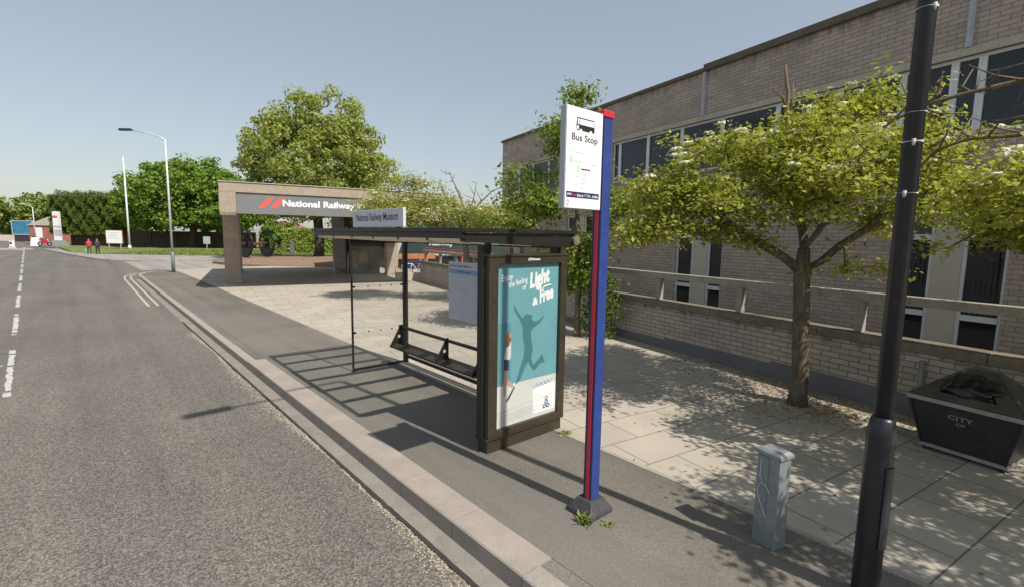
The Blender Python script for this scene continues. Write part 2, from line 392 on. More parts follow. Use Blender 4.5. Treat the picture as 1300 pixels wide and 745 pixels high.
M['orange'] = paint('orange_brown_panel', (0.42,0.16,0.05), 0.55, 0, 0.2, 3)
M['redrail'] = paint('red_handrail', (0.66,0.10,0.10), 0.5)
M['stone'] = concrete('pale_stone', (0.62,0.55,0.47), 0.1, 1.0, 20, (0.4,0.33,0.27), 0.3)
M['poster_blue'] = paint('billboard_blue', (0.035,0.20,0.31), 0.5, 0, 0.5, 1.4)
M['rooftile'] = paint('roof_tile', (0.22,0.10,0.07), 0.8, 0, 0.2, 3)
M['red_car'] = paint('red_bodywork', (0.40,0.02,0.03), 0.4)
M['tyre'] = paint('tyre_rubber', (0.02,0.02,0.02), 0.8)
M['cloth_red'] = paint('red_jacket', (0.60,0.035,0.06), 0.8)
M['cloth_dark'] = paint('dark_clothes', (0.045,0.035,0.04), 0.85)
M['cloth_green'] = paint('green_dark_trousers', (0.05,0.075,0.04), 0.85)
M['greybag'] = paint('green_bag', (0.12,0.42,0.12), 0.7)
M['litter'] = foliage('dry_leaves', (0.16,0.10,0.04), (0.30,0.20,0.08), (0.42,0.34,0.15), 0.15)
M['weed'] = foliage('weed_green', (0.10,0.16,0.03), (0.20,0.27,0.06), (0.33,0.36,0.12), 0.3)
M['grass'] = foliage('verge_grass', (0.12,0.155,0.035), (0.19,0.225,0.06), (0.28,0.30,0.11), 0.25)
M['leaf_street'] = foliage('street_tree_leaf', (0.13,0.16,0.028), (0.315,0.335,0.062), (0.56,0.53,0.165), 0.45, (0.56,0.43,0.20))
M['leaf_slender'] = foliage('slender_tree_leaf', (0.09,0.145,0.025), (0.185,0.255,0.045), (0.32,0.37,0.08), 0.45)
M['leaf_blossom'] = foliage('blossom_tree_leaf', (0.16,0.19,0.035), (0.32,0.34,0.08), (0.50,0.49,0.18), 0.42, (0.42,0.33,0.16))
M['leaf_lime'] = foliage('lime_tree_leaf', (0.15,0.18,0.035), (0.29,0.335,0.08), (0.47,0.49,0.17), 0.42)
M['leaf_deep'] = foliage('broad_tree_leaf', (0.065,0.12,0.016), (0.155,0.25,0.034), (0.28,0.38,0.075), 0.36)
M['leaf_conifer'] = foliage('conifer_leaf', (0.04,0.07,0.013), (0.095,0.14,0.024), (0.18,0.22,0.045), 0.2)
M['leaf_pale'] = foliage('pale_tree_leaf', (0.11,0.155,0.035), (0.20,0.26,0.06), (0.30,0.35,0.10), 0.28)
M['leaf_hedge'] = foliage('hedge_leaf', (0.12,0.19,0.025), (0.25,0.33,0.05), (0.40,0.46,0.10), 0.35)
M['leaf_ivy'] = foliage('ivy_leaf', (0.04,0.075,0.012), (0.10,0.15,0.025), (0.20,0.23,0.05), 0.25)
M['petal'] = foliage('cream_petal', (0.55,0.50,0.36), (0.72,0.67,0.54), (0.82,0.80,0.70), 0.2)
M['bark'] = bark('bark_grey', (0.085,0.068,0.05), (0.22,0.18,0.135))
M['barkdark'] = bark('bark_dark', (0.05,0.038,0.028), (0.13,0.10,0.075))
M['deadwood'] = bark('dead_wood', (0.13,0.09,0.06), (0.27,0.20,0.14))

def window_glass(name, col, streak=0.5):
    m, nt, out = nodes_of(name); v = coords(nt, 'Object', 0, (1,1,0.3))
    n = noise(nt, v, 1.3, 4, 0.6)
    c = ramp(nt, n, [(0.35, col), (0.75, tuple(x*(1+2*streak) for x in col))])
    pbsdf(nt, out, c, 0.06, 0, None, 0.5); return m
M['pane'] = window_glass('window_pane', (0.010,0.014,0.019))
M['darkglass'] = window_glass('entrance_glass', (0.012,0.022,0.020))
M['blind'] = paint('dark_blind', (0.035,0.032,0.03), 0.7)

# ------------------------------------------------------------------ lettering
def text_mesh(body, width, height=None, bold=0.0, shear=0.0):
    cu = bpy.data.curves.new('lettering', 'FONT'); cu.body = body; cu.size = 1.0; cu.offset = bold; cu.shear = shear; cu.align_x = 'LEFT'
    cu.resolution_u = 3
    o = bpy.data.objects.new('lettering_tmp', cu); COL.objects.link(o)
    dg = bpy.context.evaluated_depsgraph_get()
    me = bpy.data.meshes.new_from_object(o.evaluated_get(dg))
    bpy.data.objects.remove(o); bpy.data.curves.remove(cu)
    co = np.empty(len(me.vertices)*3, np.float32); me.vertices.foreach_get('co', co); co = co.reshape(-1,3)
    mn, mxx = co[:,:2].min(0), co[:,:2].max(0)
    co[:,:2] -= mn; w, h = (mxx - mn)
    sx = width/w; sy = sx if height is None else height/h
    co[:,0] *= sx; co[:,1] *= sy
    me.vertices.foreach_set('co', co.ravel()); me.update()
    return me
def lettering(body, width, height, mat, parent, origin, right, up, bold=0.0, rot=0.0, name='lettering', shear=0.0):
    """flat letters: lower left at origin, running along right, standing along up (parent's local space)"""
    me = text_mesh(body, width, height, bold, shear); me.materials.clear(); me.materials.append(mat)
    o = bpy.data.objects.new(name, me); COL.objects.link(o); o.parent = parent
    r = Vector(right).normalized(); u = Vector(up).normalized(); n = r.cross(u)
    mt = Matrix((r, u, n)).transposed().to_4x4(); mt.translation = Vector(origin)
    o.matrix_local = mt @ Matrix.Rotation(rot, 4, 'Z')
    return o

# ------------------------------------------------------------------ trees
class TreeGrow:
    def __init__(s, seed):
        s.r = np.random.default_rng(seed); s.P = []; s.par = []; s.dir = []; s.tips = []; s.lock = []
    def trunk(s, pts, step=0.25, par=-1):
        pts = [np.array(p, float) for p in pts]; last = par
        for a, b in zip(pts[:-1], pts[1:]):
            n = max(1, int(np.linalg.norm(b-a)/step)); d = (b-a)/np.linalg.norm(b-a)
            for i in range(n if (b is not pts[-1]) else n+1):
                s.P.append(a+(b-a)*i/n); s.par.append(last); s.dir.append(d); last = len(s.P)-1
        return last
    def tip(s, t, first, step=0.22, gain=0.35, wob=0.05, maxd=None):
        A = np.array(s.P[first:]); d = np.linalg.norm(A-t, axis=1)
        # prefer to leave a limb below and inside of the tip
        cost = d + 0.35*np.maximum(0, A[:,2]-t[2])
        i = first + int(np.argmin(cost)); p = s.P[i]; dist = np.linalg.norm(t-p)
        if dist < 0.08: s.tips.append(i); return i
        c = p + s.dir[i]*dist*gain + (t-p)*0.2
        n = max(2, int(dist/step)); last = i; prev = p
        for k in range(1, n+1):
            u = k/n; q = (1-u)**2*p + 2*u*(1-u)*c + u*u*t
            if k < n: q = q + s.r.normal(0, wob*min(1,dist), 3)
            dd = q-prev; s.P.append(q); s.par.append(last); s.dir.append(dd/(np.linalg.norm(dd)+1e-9)); last = len(s.P)-1; prev = q
        s.tips.append(last); return last
    def mesh(s, name, mat, parent, r0, rmin=0.006, power=0.5, flare=0.0, sides=7):
        n = len(s.P); cnt = np.zeros(n); 
        for t in s.tips: cnt[t] += 1
        has = np.zeros(n, bool)
        for i in range(n-1, -1, -1):
            cnt[i] = max(cnt[i], 0.5)
            if s.par[i] >= 0: cnt[s.par[i]] += cnt[i]*(1.0)
        rad = np.maximum(rmin, r0*(cnt/cnt[0])**power)
        ch = [[] for _ in range(n)]
        for i in range(n):
            if s.par[i] >= 0: ch[s.par[i]].append(i)
        mb = MB(); base = s.P[0][2]
        stack = [(0, None)]
        while stack:
            i, fr = stack.pop()
            chain = [] if fr is None else [fr]
            rr = [] if fr is None else [min(rad[fr], rad[i]*1.25)]
            j = i
            while True:
                chain.append(j); rr.append(rad[j])
                if not ch[j]: break
                ks = sorted(ch[j], key=lambda q: -cnt[q])
                for q in ks[1:]: stack.append((q, j))
                j = ks[0]
            if len(chain) > 1:
                if fr is None and flare: rr = [r*(1+flare*math.exp(-(s.P[c][2]-base)/0.18)) for r, c in zip(rr, chain)]
                big = max(rr)
                mb.tube([s.P[c] for c in chain], rr, sides+3 if big > 0.05 else (sides if big > 0.02 else 4), cap=True)
        return mb.build(name, mat, parent)

def leaf_faces(C, Nrm, size, r, aspect=0.6, fold=0.25):
    """rhombic folded leaves at C with normals Nrm (arrays)"""
    n = len(C); a = r.normal(0,1,(n,3)); a -= Nrm*np.sum(a*Nrm,1,keepdims=True); a /= np.linalg.norm(a,axis=1,keepdims=True)+1e-9
    b = np.cross(Nrm, a); sz = size*r.uniform(0.45,1.5,(n,1))
    p0 = C - a*sz*0.5; p2 = C + a*sz*0.5
    mid = C - Nrm*sz*fold*0.3 
    p1 = C + b*sz*aspect*0.5 + Nrm*sz*fold*0.25 - a*sz*0.06; p3 = C - b*sz*aspect*0.5 + Nrm*sz*fold*0.25 - a*sz*0.06
    V = np.stack([p0,p1,p2,p3],1).reshape(-1,3); i = np.arange(n)*4
    F = np.concatenate([np.stack([i,i+1,i+2],1), np.stack([i,i+2,i+3],1)])
    return V, F

def unit(v): return v/(np.linalg.norm(v,axis=-1,keepdims=True)+1e-9)

def spray_leaves(name, centers, per, sig, size, mat, parent, r, up=0.9, aspect=0.6, tilt=0.5):
    C = np.repeat(centers, per, 0); n = len(C)
    C = C + r.normal(0,1,(n,3))*np.array(sig)
    nm = r.normal(0,tilt,(n,3)); nm[:,2] += up; nm += 0.35*unit(C-np.repeat(centers,per,0)); nm = unit(nm)
    V, F = leaf_faces(C, nm, size, r, aspect)
    return fast_mesh(name, V, F, mat, parent)

def blob_points(blobs, n, r, shell=0.5):
    """points in a union of ellipsoids (cx,cy,cz,rx,ry,rz,weight)"""
    w = np.array([b[6] for b in blobs], float); w /= w.sum()
    k = r.choice(len(blobs), n, p=w); B = np.array([b[:6] for b in blobs])[k]
    d = unit(r.normal(0,1,(n,3))); rad = r.uniform(0,1,(n,1))**(1/3); rad = np.maximum(rad, r.uniform(shell,1,(n,1))*(r.uniform(0,1,(n,1)) < 0.7))
    return B[:,:3] + d*B[:,3:]*rad

def far_crown(name, blobs, nclump, rc, per, size, mat, parent, seed, shell=0.75, squash=0.75, aspect=0.7):
    """crown of leaf clumps: each clump a ball of outward-facing leaves"""
    r = np.random.default_rng(seed)
    cc = blob_points(blobs, nclump, r, shell) + r.normal(0,1,(nclump,3))*rc*0.22
    C = np.repeat(cc, per, 0); n = len(C); d = unit(r.normal(0,1,(n,3)))
    rr = np.repeat(rc*r.uniform(0.45,1.4,(nclump,1)), per, 0)
    P = C + d*rr*np.array([1,1,squash])*(r.uniform(0.25,1,(n,1))**0.5)
    nm = unit(d*0.8 + r.normal(0,0.45,(n,3)) + np.array([0,0,0.35]))
    V, F = leaf_faces(P, nm, size, r, aspect)
    return fast_mesh(name, V, F, mat, parent), cc

def blossoms(name, pts, parent, r, rad=0.05, per=14, size=0.03):
    C = np.repeat(pts, per, 0); n = len(C); d = unit(r.normal(0,1,(n,3))); d[:,2] = np.abs(d[:,2])*0.6
    P = C + d*np.array([1,1,0.5])*rad*r.uniform(0.4,1.3,(n,1))
    V, F = leaf_faces(P, unit(d+np.array([0,0,0.8])), size, r, 0.9, 0.1)
    o = fast_mesh(name, V, F, M['petal'], parent); o['kind'] = 'stuff'; return o

# ------------------------------------------------------------------ layout helpers
A13 = R(13)
DD = Vector((math.sin(A13), math.cos(A13), 0)); NN = Vector((math.cos(A13), -math.sin(A13), 0))
RZB = R(90) - A13                       # local x runs along the building, local y points to the road
def bp(t, n, z=0.0): return DD*t + NN*n + Vector((0,0,z))
FW = Vector((0.6626, 0.7490, 0)); RT = Vector((0.7490, -0.6626, 0))
def at(lat, depth, z=0.0): return RT*lat + FW*depth + Vector((0,0,z))   # metres right of / ahead of the viewpoint
def structure(mb, name, mat, **k):
    o = mb.build(name, mat, **k); o['kind'] = 'structure'; return o

# ------------------------------------------------------------------ ground, road, pavement
g = MB().poly([(-600,-300),(900,-300),(900,1200),(-600,1200)], -0.30); structure(g, 'ground', M['ground'])

def strip(x0, x1, y0, y1, z, mb, xs=None, step=1.0):
    return mb.poly([(x0,y0),(x1,y0),(x1,y1),(x0,y1)], z)
road = MB()
road.poly([(-9.5,-30),(2.055,-30),(2.055,34.2),(2.40,34.3),(2.5,36.0),(2.85,37.2),(3.6,38.32),(4.9,38.92),(9,40.22),(60,55),(60,56),(60,122),(-2,122),(-11,160),(-20,158),(-15,120),(-11.5,90),(-9.5,62)], -0.12)
structure(road, 'road', M['road'])
gut = MB().poly([(2.07,-30),(2.30,-30),(2.30,34.4),(2.07,34.4)], -0.145); gut.add([(2.055,-30,-0.12),(2.055,34.4,-0.12),(2.072,34.4,-0.147),(2.072,-30,-0.147)],[(0,1,2,3)])
structure(gut, 'gutter', M['gutter'])
# ragged open joint between road and gutter
jr = np.random.default_rng(3); jy = np.arange(-4, 17.0, 0.07); lft = 2.035 + jr.normal(0,0.005,len(jy)) + 0.012*np.sin(jy*1.7)*np.sin(jy*0.6+1); rgt = 2.075 + jr.normal(0,0.002,len(jy))
gap = MB()
for i in range(len(jy)-1): gap.poly([(lft[i],jy[i]),(rgt[i],jy[i]),(rgt[i+1],jy[i+1]),(lft[i+1],jy[i+1])], -0.109)
structure(gap, 'road_joint', M['crack'])

# tall bus stop kerb stones, about 0.9 m each, with a sloped face
kb = MB()
def kerb_stone(y0, y1, top, w, m=None):
    p = [(2.262,-0.16),(2.282,-0.125),(2.285,top-0.012),(2.297,top),(w,top),(w,-0.16)]
    kb.extrude_xz([(x,z) for x,z in p], y0+0.004, y1-0.004)
yy = 2.42
while yy < 10.3: kerb_stone(yy, min(yy+0.915,10.4), 0.012, 2.60); yy += 0.915
o = structure(kb, 'kerb', M['kerb'])
kb = MB(); yy = -12.0
while yy < 2.3: kerb_stone(yy, min(yy+0.915,2.42), 0.008, 2.47); yy += 0.915
yy = 10.4
while yy < 34.0: kerb_stone(yy, min(yy+0.915,34.6), -0.006, 2.45); yy += 0.915
# the kerb bends round the corner into the museum entrance
corner = [(2.285,34.6),(2.36,36.0),(2.72,37.3),(3.5,38.4),(4.8,39.0),(9.0,40.3),(20,43.6),(30,46.6)]
cin = [(2.45,34.6),(2.52,35.9),(2.86,37.15),(3.6,38.25),(4.88,38.85),(9.05,40.15),(20.05,43.45),(30.05,46.45)]
for i in range(len(corner)-1): kb.prism([corner[i],cin[i],cin[i+1],corner[i+1]], -0.13, -0.006)
structure(kb, 'kerb', M['kerb_far'])

fw = MB()
fw.poly([(2.47,-12),(4.50,-12),(4.50,2.42),(2.47,2.42)], 0.0)
fw.poly([(2.60,2.42),(4.50,2.42),(4.50,10.4),(2.60,10.4)], 0.0)
fw.poly([(2.45,10.4),(4.50,10.4),(4.54,24.3)] + [(4.5,37.0)] + [(4.4,38.6)] + cin[3::-1], 0.0)
structure(fw, 'pavement', M['tarmac'])
# resurfaced tarmac strip, a little lower and smoother along the kerb
M['tarmac2'] = asphalt('footway_patch', (0.135,0.123,0.106), (0.168,0.154,0.133), (0.205,0.19,0.165), cell=140, bstr=0.15)
pt = MB().poly([(2.61,-12),(3.18,-12),(3.12,2.0),(3.20,2.42),(3.24,4.1),(3.3,10.4),(3.2,22),(2.9,31),(2.61,31)], 0.004)
structure(pt, 'pavement_patch', M['tarmac2'])

pl = MB()
pl.poly([(4.50,-12),(26,-12),(26,45.0),(9.05,40.15),(4.88,38.85),(4.4,38.6),(4.5,37.0),(4.54,24.3)], 0.0)
structure(pl, 'plaza', M['slab'])
ed = MB()
ed.prism([(4.47,-12),(4.53,-12),(4.53,24.3),(4.47,24.3)], -0.05, 0.006)
structure(ed, 'paving_edge', M['kerb_far'])

# far side of the entrance road
fv = MB().prism([(0.75,58.5),(1.7,55.3),(3.7,52.9),(8.6,52.1),(12.5,57.5),(12.3,59.3),(1.8,68.6),(-1.2,77.2),(-2.6,90),(-4.0,90),(-1.2,70)], -0.14, -0.02)
structure(fv, 'pavement', M['side_road'])
gv = MB().prism([(1.83,68.7),(12.3,59.4),(24,60),(60,80),(90,130),(20,130),(-2.0,118),(-2.6,97),(-1.1,77.3)], -0.2, 0.03)
structure(gv, 'grass_verge', M['grassbase'])
# left hand pavement beyond the far lane
lp = MB().prism([(-9.5,-30),(-9.5,62),(-11.5,90),(-15,120),(-60,120),(-60,-30)], -0.2, -0.01)
structure(lp, 'pavement', M['tarmac'])
fp = MB().prism([(-5.5,104),(-3.0,97),(-2.6,97),(-2,118),(-8,160),(-11,160)], -0.14, -0.01)
structure(fp, 'pavement', M['tarmac'])

# paler surfaced entrance road leading off to the right
er = MB().poly([(2.9,41.2),(4.6,40.6),(9,41.4),(22,45.3),(60,57),(60,78),(24,59.5),(12.6,57.5),(8.6,52.0),(3.7,52.8),(2.6,53.6)], -0.1165)
structure(er, 'entrance_road', M['side_road'])
# loose grit gathered along the road edge: uncountable
r = np.random.default_rng(77); n = 5200
gy = r.uniform(1.5,15,n); gx = 2.04 - np.abs(r.normal(0,0.13,n))**1.15*(0.6+0.5*np.sin(gy*0.9))
k_ = r.uniform(0.004,0.010,(n,1)); base_ = np.stack([gx,gy,np.full(n,-0.119)],1)
an = r.uniform(0,6.28,n); e1 = np.stack([np.cos(an),np.sin(an),np.zeros(n)],1)*k_; e2 = np.stack([-np.sin(an),np.cos(an),np.zeros(n)],1)*k_*0.8; up_ = np.array([0,0,1.0])*k_*0.9
V = np.stack([base_-e1-e2,base_+e1-e2*0.7,base_+e1*0.8+e2,base_-e1*0.7+e2,base_+up_],1).reshape(-1,3); i = np.arange(n)*5
F = np.concatenate([np.stack([i+a,i+b,i+4],1) for a,b in ((0,1),(1,2),(2,3),(3,0))])
M['grit'] = foliage('road_grit', (0.16,0.14,0.11), (0.30,0.26,0.20), (0.46,0.40,0.29), 0.0)
o = fast_mesh('grit', V, F, M['grit']); o['kind'] = 'stuff'
# painted lines
cl = MB()
def cx(y): return -0.40 - 0.060*y
lr = np.random.default_rng(5)
def worn_dash(y0, y1, w=0.085):
    ys = np.arange(y0, y1+0.01, 0.14); l = lr.normal(0,0.010,len(ys)); r_ = lr.normal(0,0.010,len(ys))
    for i in range(len(ys)-1):
        if lr.random() < 0.16: continue
        cl.poly([(cx(ys[i])-w/2+l[i],ys[i]),(cx(ys[i])+w/2+r_[i],ys[i]),(cx(ys[i+1])+w/2+r_[i+1],ys[i+1]),(cx(ys[i+1])-w/2+l[i+1],ys[i+1])], -0.116)
worn_dash(10.8, 15.1)
y = 17.2
while y < 100: worn_dash(y, y+4.2, 0.085 + 0.0008*y); y += 6.1
for x in np.arange(-3.4, -1.3, 0.14):
    yv = 13.3 + (x+1.3)*-0.35
    cl.poly([(x,yv),(x+0.13,yv-0.045),(x+0.13,yv+0.03),(x,yv+0.07)], -0.1155)
structure(cl, 'road_markings', M['line'])
dl = MB()
path = [(0,21.2),(0,28),(0.0,33.8),(0.09,36.0),(0.45,37.8),(1.25,39.1),(2.3,39.9),(4.2,40.5)]
for base in (1.93, 1.66):
    off = [(1,0)]*3 + [(0.97,-0.2),(0.8,-0.6),(0.5,-0.86),(0.3,-0.95),(0.25,-0.97)]
    k = 1.93-base
    pts = [(1.93+p[0]-o[0]*k, p[1]-o[1]*k) for p, o in zip(path, off)]
    q = [(a[0]-o[0]*0.085, a[1]-o[1]*0.085) for a, o in zip(pts, off)]
    for i in range(len(pts)-1): dl.poly([q[i],pts[i],pts[i+1],q[i+1]], -0.116)
structure(dl, 'road_markings', M['yline'])
# junction markings across the entrance
jm = MB()
for i in range(9):
    a = Vector((3.2+i*1.1, 41.2+i*0.33)); jm.poly([(a.x,a.y),(a.x+0.62,a.y+0.19),(a.x+0.58,a.y+0.34),(a.x-0.04,a.y+0.15)], -0.112)
structure(jm, 'road_markings', M['line'])

# verge grass blades: uncountable
gr = np.random.default_rng(11); n = 34000
u = gr.uniform(0,1,n); w = gr.uniform(0,1,n)
fr = np.where(u[:,None]<0.45, np.array([[1.9,68.7]])+(u[:,None]/0.45)*np.array([[10.4,-9.2]]), np.array([[12.3,59.5]])+((u[:,None]-0.45)/0.55)*np.array([[20,4.0]]))
P = np.concatenate([fr + w[:,None]*np.array([[8.0,13.5]]), np.full((n,1),0.05)],1)
nm = unit(np.concatenate([gr.normal(0,1,(n,2)), gr.normal(0.6,0.3,(n,1))],1))
V, F = leaf_faces(P, nm, 0.22, gr, 0.5); V[:,2] = np.maximum(V[:,2], 0.032)
o = fast_mesh('grass', V, F, M['grass']); o['kind'] = 'stuff'

# ------------------------------------------------------------------ office building
bld = empty('office_building', bp(7, 11), RZB, 'long two storey grey brown brick building with strip windows upstairs and paired tall windows below', 'building')
# local frame: x = along the facade (0 at t=7), y toward the road, z up
T = lambda t: t - 7.0
def wall_holes(mb, x0, x1, z0, z1, holes, depth):
    xs = sorted({x0,x1,*[h[0] for h in holes],*[h[1] for h in holes]}); zs = sorted({z0,z1,*[h[2] for h in holes],*[h[3] for h in holes]})
    for i in range(len(xs)-1):
        for j in range(len(zs)-1):
            cxm, czm = (xs[i]+xs[i+1])/2, (zs[j]+zs[j+1])/2
            if any(h[0]<cxm<h[1] and h[2]<czm<h[3] for h in holes): continue
            mb.add([(xs[i],0,zs[j]),(xs[i+1],0,zs[j]),(xs[i+1],0,zs[j+1]),(xs[i],0,zs[j+1])], [(3,2,1,0)])
    for h in holes:
        a,b,c,d = h
        mb.add([(a,0,c),(b,0,c),(b,-depth,c),(a,-depth,c)], [(0,1,2,3)]); mb.add([(a,0,d),(b,0,d),(b,-depth,d),(a,-depth,d)], [(3,2,1,0)])
        mb.add([(a,0,c),(a,-depth,c),(a,-depth,d),(a,0,d)], [(0,1,2,3)]); mb.add([(b,0,c),(b,-depth,c),(b,-depth,d),(b,0,d)], [(3,2,1,0)])
holes = [(T(-8),T(13.27),4.39,5.71), (T(16.62),T(21.05),4.39,5.71)]
pairs = [(8.66,9.16,9.66,10.27), (3.14,3.75,4.17,4.82), (14.2,14.75,15.25,15.85), (19.2,19.75,20.25,20.8), (-1.9,-1.3,-0.9,-0.2)]
for a,b,c,d in pairs: holes.append((T(a),T(d),-0.45,3.35))
wl = MB(); wall_holes(wl, T(-8), T(21.42), -0.6, 7.0, holes, 0.20)
wl.add([(T(21.42),0,-0.6),(T(21.42),-12,-0.6),(T(21.42),-12,7.0),(T(21.42),0,7.0)], [(0,1,2,3)])
wl.add([(T(-8),0,-0.6),(T(-8),-12,-0.6),(T(-8),-12,7.0),(T(-8),0,7.0)], [(3,2,1,0)])
wl.add([(T(-8),-12,-0.6),(T(21.42),-12,-0.6),(T(21.42),-12,7.0),(T(-8),-12,7.0)], [(0,1,2,3)])
wl.build('wall', M['brick'], bld)
MB().box(T(-7.9),T(21.3),-11.8,-0.21,-0.6,6.9).build('interior', M['blind'], bld)
rf = MB()
rf.box(T(9.55),T(21.5),-12.1,0.07,7.002,7.10); rf.box(T(-8.1),T(9.55),-12.1,0.09,7.002,7.17)
rf.build('roof_coping', M['roofcoping'], bld, bevel=0.012)
li = MB(); li.box(T(-8),T(13.32),0.002,0.035,5.715,5.84); li.box(T(16.58),T(21.10),0.002,0.03,5.715,5.80); li.build('lintel', M['lintel'], bld)
si = MB(); si.box(T(-8),T(13.30),-0.19,0.045,4.33,4.388); si.box(T(16.60),T(21.08),-0.19,0.045,4.33,4.388); si.build('sill', M['rail'], bld)
for t in (9.53, 3.98):
    dp = MB(); dp.box(T(t)-0.045,T(t)+0.045,0.003,0.05,5.845,6.98); dp.box(T(t)-0.015,T(t)+0.015,0.05,0.07,5.845,6.98)
    dp.build('joint_cover', M['signback'], bld)
def window(x0, x1, z0, z1, transoms=(), fw_=0.055, blind=False):
    f = MB(); y0, y1 = -0.13, -0.06
    f.box(x0,x0+fw_,y0,y1,z0,z1); f.box(x1-fw_,x1,y0,y1,z0,z1); f.box(x0+fw_,x1-fw_,y0,y1,z0,z0+fw_); f.box(x0+fw_,x1-fw_,y0,y1,z1-fw_,z1)
    for t in transoms: f.box(x0+fw_,x1-fw_,y0+0.001,y1+0.012,t-0.05,t+0.05)
    fo = f.build('window', M['white_frame'], bld)
    MB().box(x0+0.01,x1-0.01,-0.115,-0.10,z0+0.01,z1-0.01).build('pane', M['pane'], fo)
    if transoms and blind:
        b = MB()
        for k in range(int((x1-x0-0.14)/0.07)): b.box(x0+0.07+k*0.07,x0+0.105+k*0.07,-0.0995,-0.0985,transoms[0]+0.06,transoms[1]-0.06)
        b.build('blind', M['blind'], fo)
ms = [13.27,12.95,11.65,10.3,8.95,7.42,6.05,4.93,4.16,3.79,2.4,1.0,-0.4,-1.8,-3.2,-4.6,-6.0,-8.0]
for a, b in zip(ms[1:], ms[:-1]): window(T(a)+0.001, T(b)-0.001, 4.39, 5.71)
ml = [16.62,17.35,18.6,19.85,21.05]
for a, b in zip(ml[:-1], ml[1:]): window(T(a)+0.001, T(b)-0.001, 4.39, 5.71)
for a,b,c,d in pairs:
    window(T(a),T(b),-0.45,3.35,(1.22,2.62),blind=True); window(T(c),T(d),-0.45,3.35,(1.22,2.62),blind=True)
    MB().box(T(b)+0.002,T(c)-0.002,-0.15,-0.03,-0.45,3.348).build('infill_panel', M['cream'], bld)

# ------------------------------------------------------------------ low brick wall with rail
lw = empty('garden_wall', bp(8, 8.37), RZB, 'low brick wall with dark mossy coping and a raised rail running along the plaza', 'wall')
X = lambda t: t - 8.0
MB().box(X(-4),X(26.2),-0.26,0.0,-0.05,0.955).build('wall', M['wallbrick'], lw)
cp = MB(); t = -4.0
while t < 26.3: cp.box(X(t)+0.003,X(min(t+2.15,26.35))-0.003,-0.33,0.05,0.957,1.10); t += 2.15
cp.build('coping', M['coping'], lw, bevel=0.014)
rl = MB(); t = -3.95
while t < 26.0: rl.box(X(t)+0.003,X(min(t+4.3,26.0))-0.003,-0.22,-0.06,1.60,1.735); t += 4.3
rl.build('rail', M['rail'], lw, bevel=0.01)
t = -2.4
while t < 26:
    MB().box(X(t)-0.06,X(t)+0.06,-0.20,-0.085,1.102,1.598).build('post', M['rail'], lw, bevel=0.006); t += 2.15
MB().tube([(X(3.12),0.05,0.02),(X(3.12),0.05,0.86)],0.035,8).build('pipe', M['galv'], lw)
# pale end block where the wall meets the museum forecourt
eb = MB().box(-0.9,0.75,-0.45,0.45,0.0,0.42)
o = eb.build('concrete_block', M['lintel'], bevel=0.02); o.location = bp(26.9, 8.0); o.rotation_euler = (0,0,RZB+R(90)); tag(o, 'low pale concrete block at the far end of the railed brick wall', 'block')

# dry leaves at the foot of the wall: uncountable
r = np.random.default_rng(21); n = 2200
tt = r.uniform(-2,7.5,n); k = np.abs(r.normal(0,0.55,n))**1.2
P = np.array([list(bp(a, 8.30-b, 0.012)) for a, b in zip(tt, np.minimum(k,2.2))])
P2 = np.stack([8.1+r.normal(0,0.45,900), 2.4+r.normal(0,0.6,900), np.full(900,0.012)],1); P = np.concatenate([P, P2[(P2[:,0]*0.974-P2[:,1]*0.225)<8.3]])
P3 = np.stack([r.uniform(4.0,7.5,120), r.uniform(-0.5,8,120), np.full(120,0.011)],1); P = np.concatenate([P,P3])
nm = unit(np.concatenate([r.normal(0,0.35,(len(P),2)), np.ones((len(P),1))],1))
V, F = leaf_faces(P, nm, 0.038, r, 0.7); V[:,2] = np.maximum(V[:,2], 0.007)
o = fast_mesh('leaf_litter', V, F, M['litter']); o['kind'] = 'stuff'

def weed(loc, n, spread, h, seed, label):
    r = np.random.default_rng(seed); V = []; F = []
    for i in range(n):
        a = r.uniform(0,6.28); b = np.array([r.normal(0,spread),r.normal(0,spread),0]); hh = h*r.uniform(0.5,1.1); w = 0.007
        dx = np.array([math.cos(a),math.sin(a),0]); sx = np.array([-dx[1],dx[0],0])*w
        m = b+dx*hh*0.25+np.array([0,0,hh*0.6]); e = b+dx*hh*0.7+np.array([0,0,hh*0.85]); k = len(V)
        V += [b-sx,b+sx,m+sx*1.3,m-sx*1.3,e]; F += [(k,k+1,k+2),(k,k+2,k+3),(k+3,k+2,k+4)]
    o = fast_mesh('weed', np.array(V), np.array(F), M['weed']); o.location = loc
    return tag(o, label, 'weed', 'weeds in the pavement')
weed((3.17,2.57,0.002), 45, 0.03, 0.10, 1, 'green weed tuft growing against the black base of the bus stop post')
weed((3.30,2.41,0.002), 22, 0.03, 0.035, 2, 'small flat weed patch in front of the bus stop post base')
weed((4.52,4.02,0.002), 40, 0.028, 0.05, 3, 'low leafy weeds at the foot of the advertising panel')
# ------------------------------------------------------------------ bus shelter
sh = empty('bus_shelter', (3.9, 6.3, 0), 0, 'black framed glass bus shelter with flat glazed roof, perch bench and poster panel', 'bus shelter')
S = lambda x, y, z=0: (x-3.9, y-6.3, z)
def sbox(mb, x0,x1,y0,y1,z0,z1, mi=0): return mb.box(x0-3.9,x1-3.9,y0-6.3,y1-6.3,z0,z1, mi=mi)
BM = M['black_metal']; BR = M['bronze']
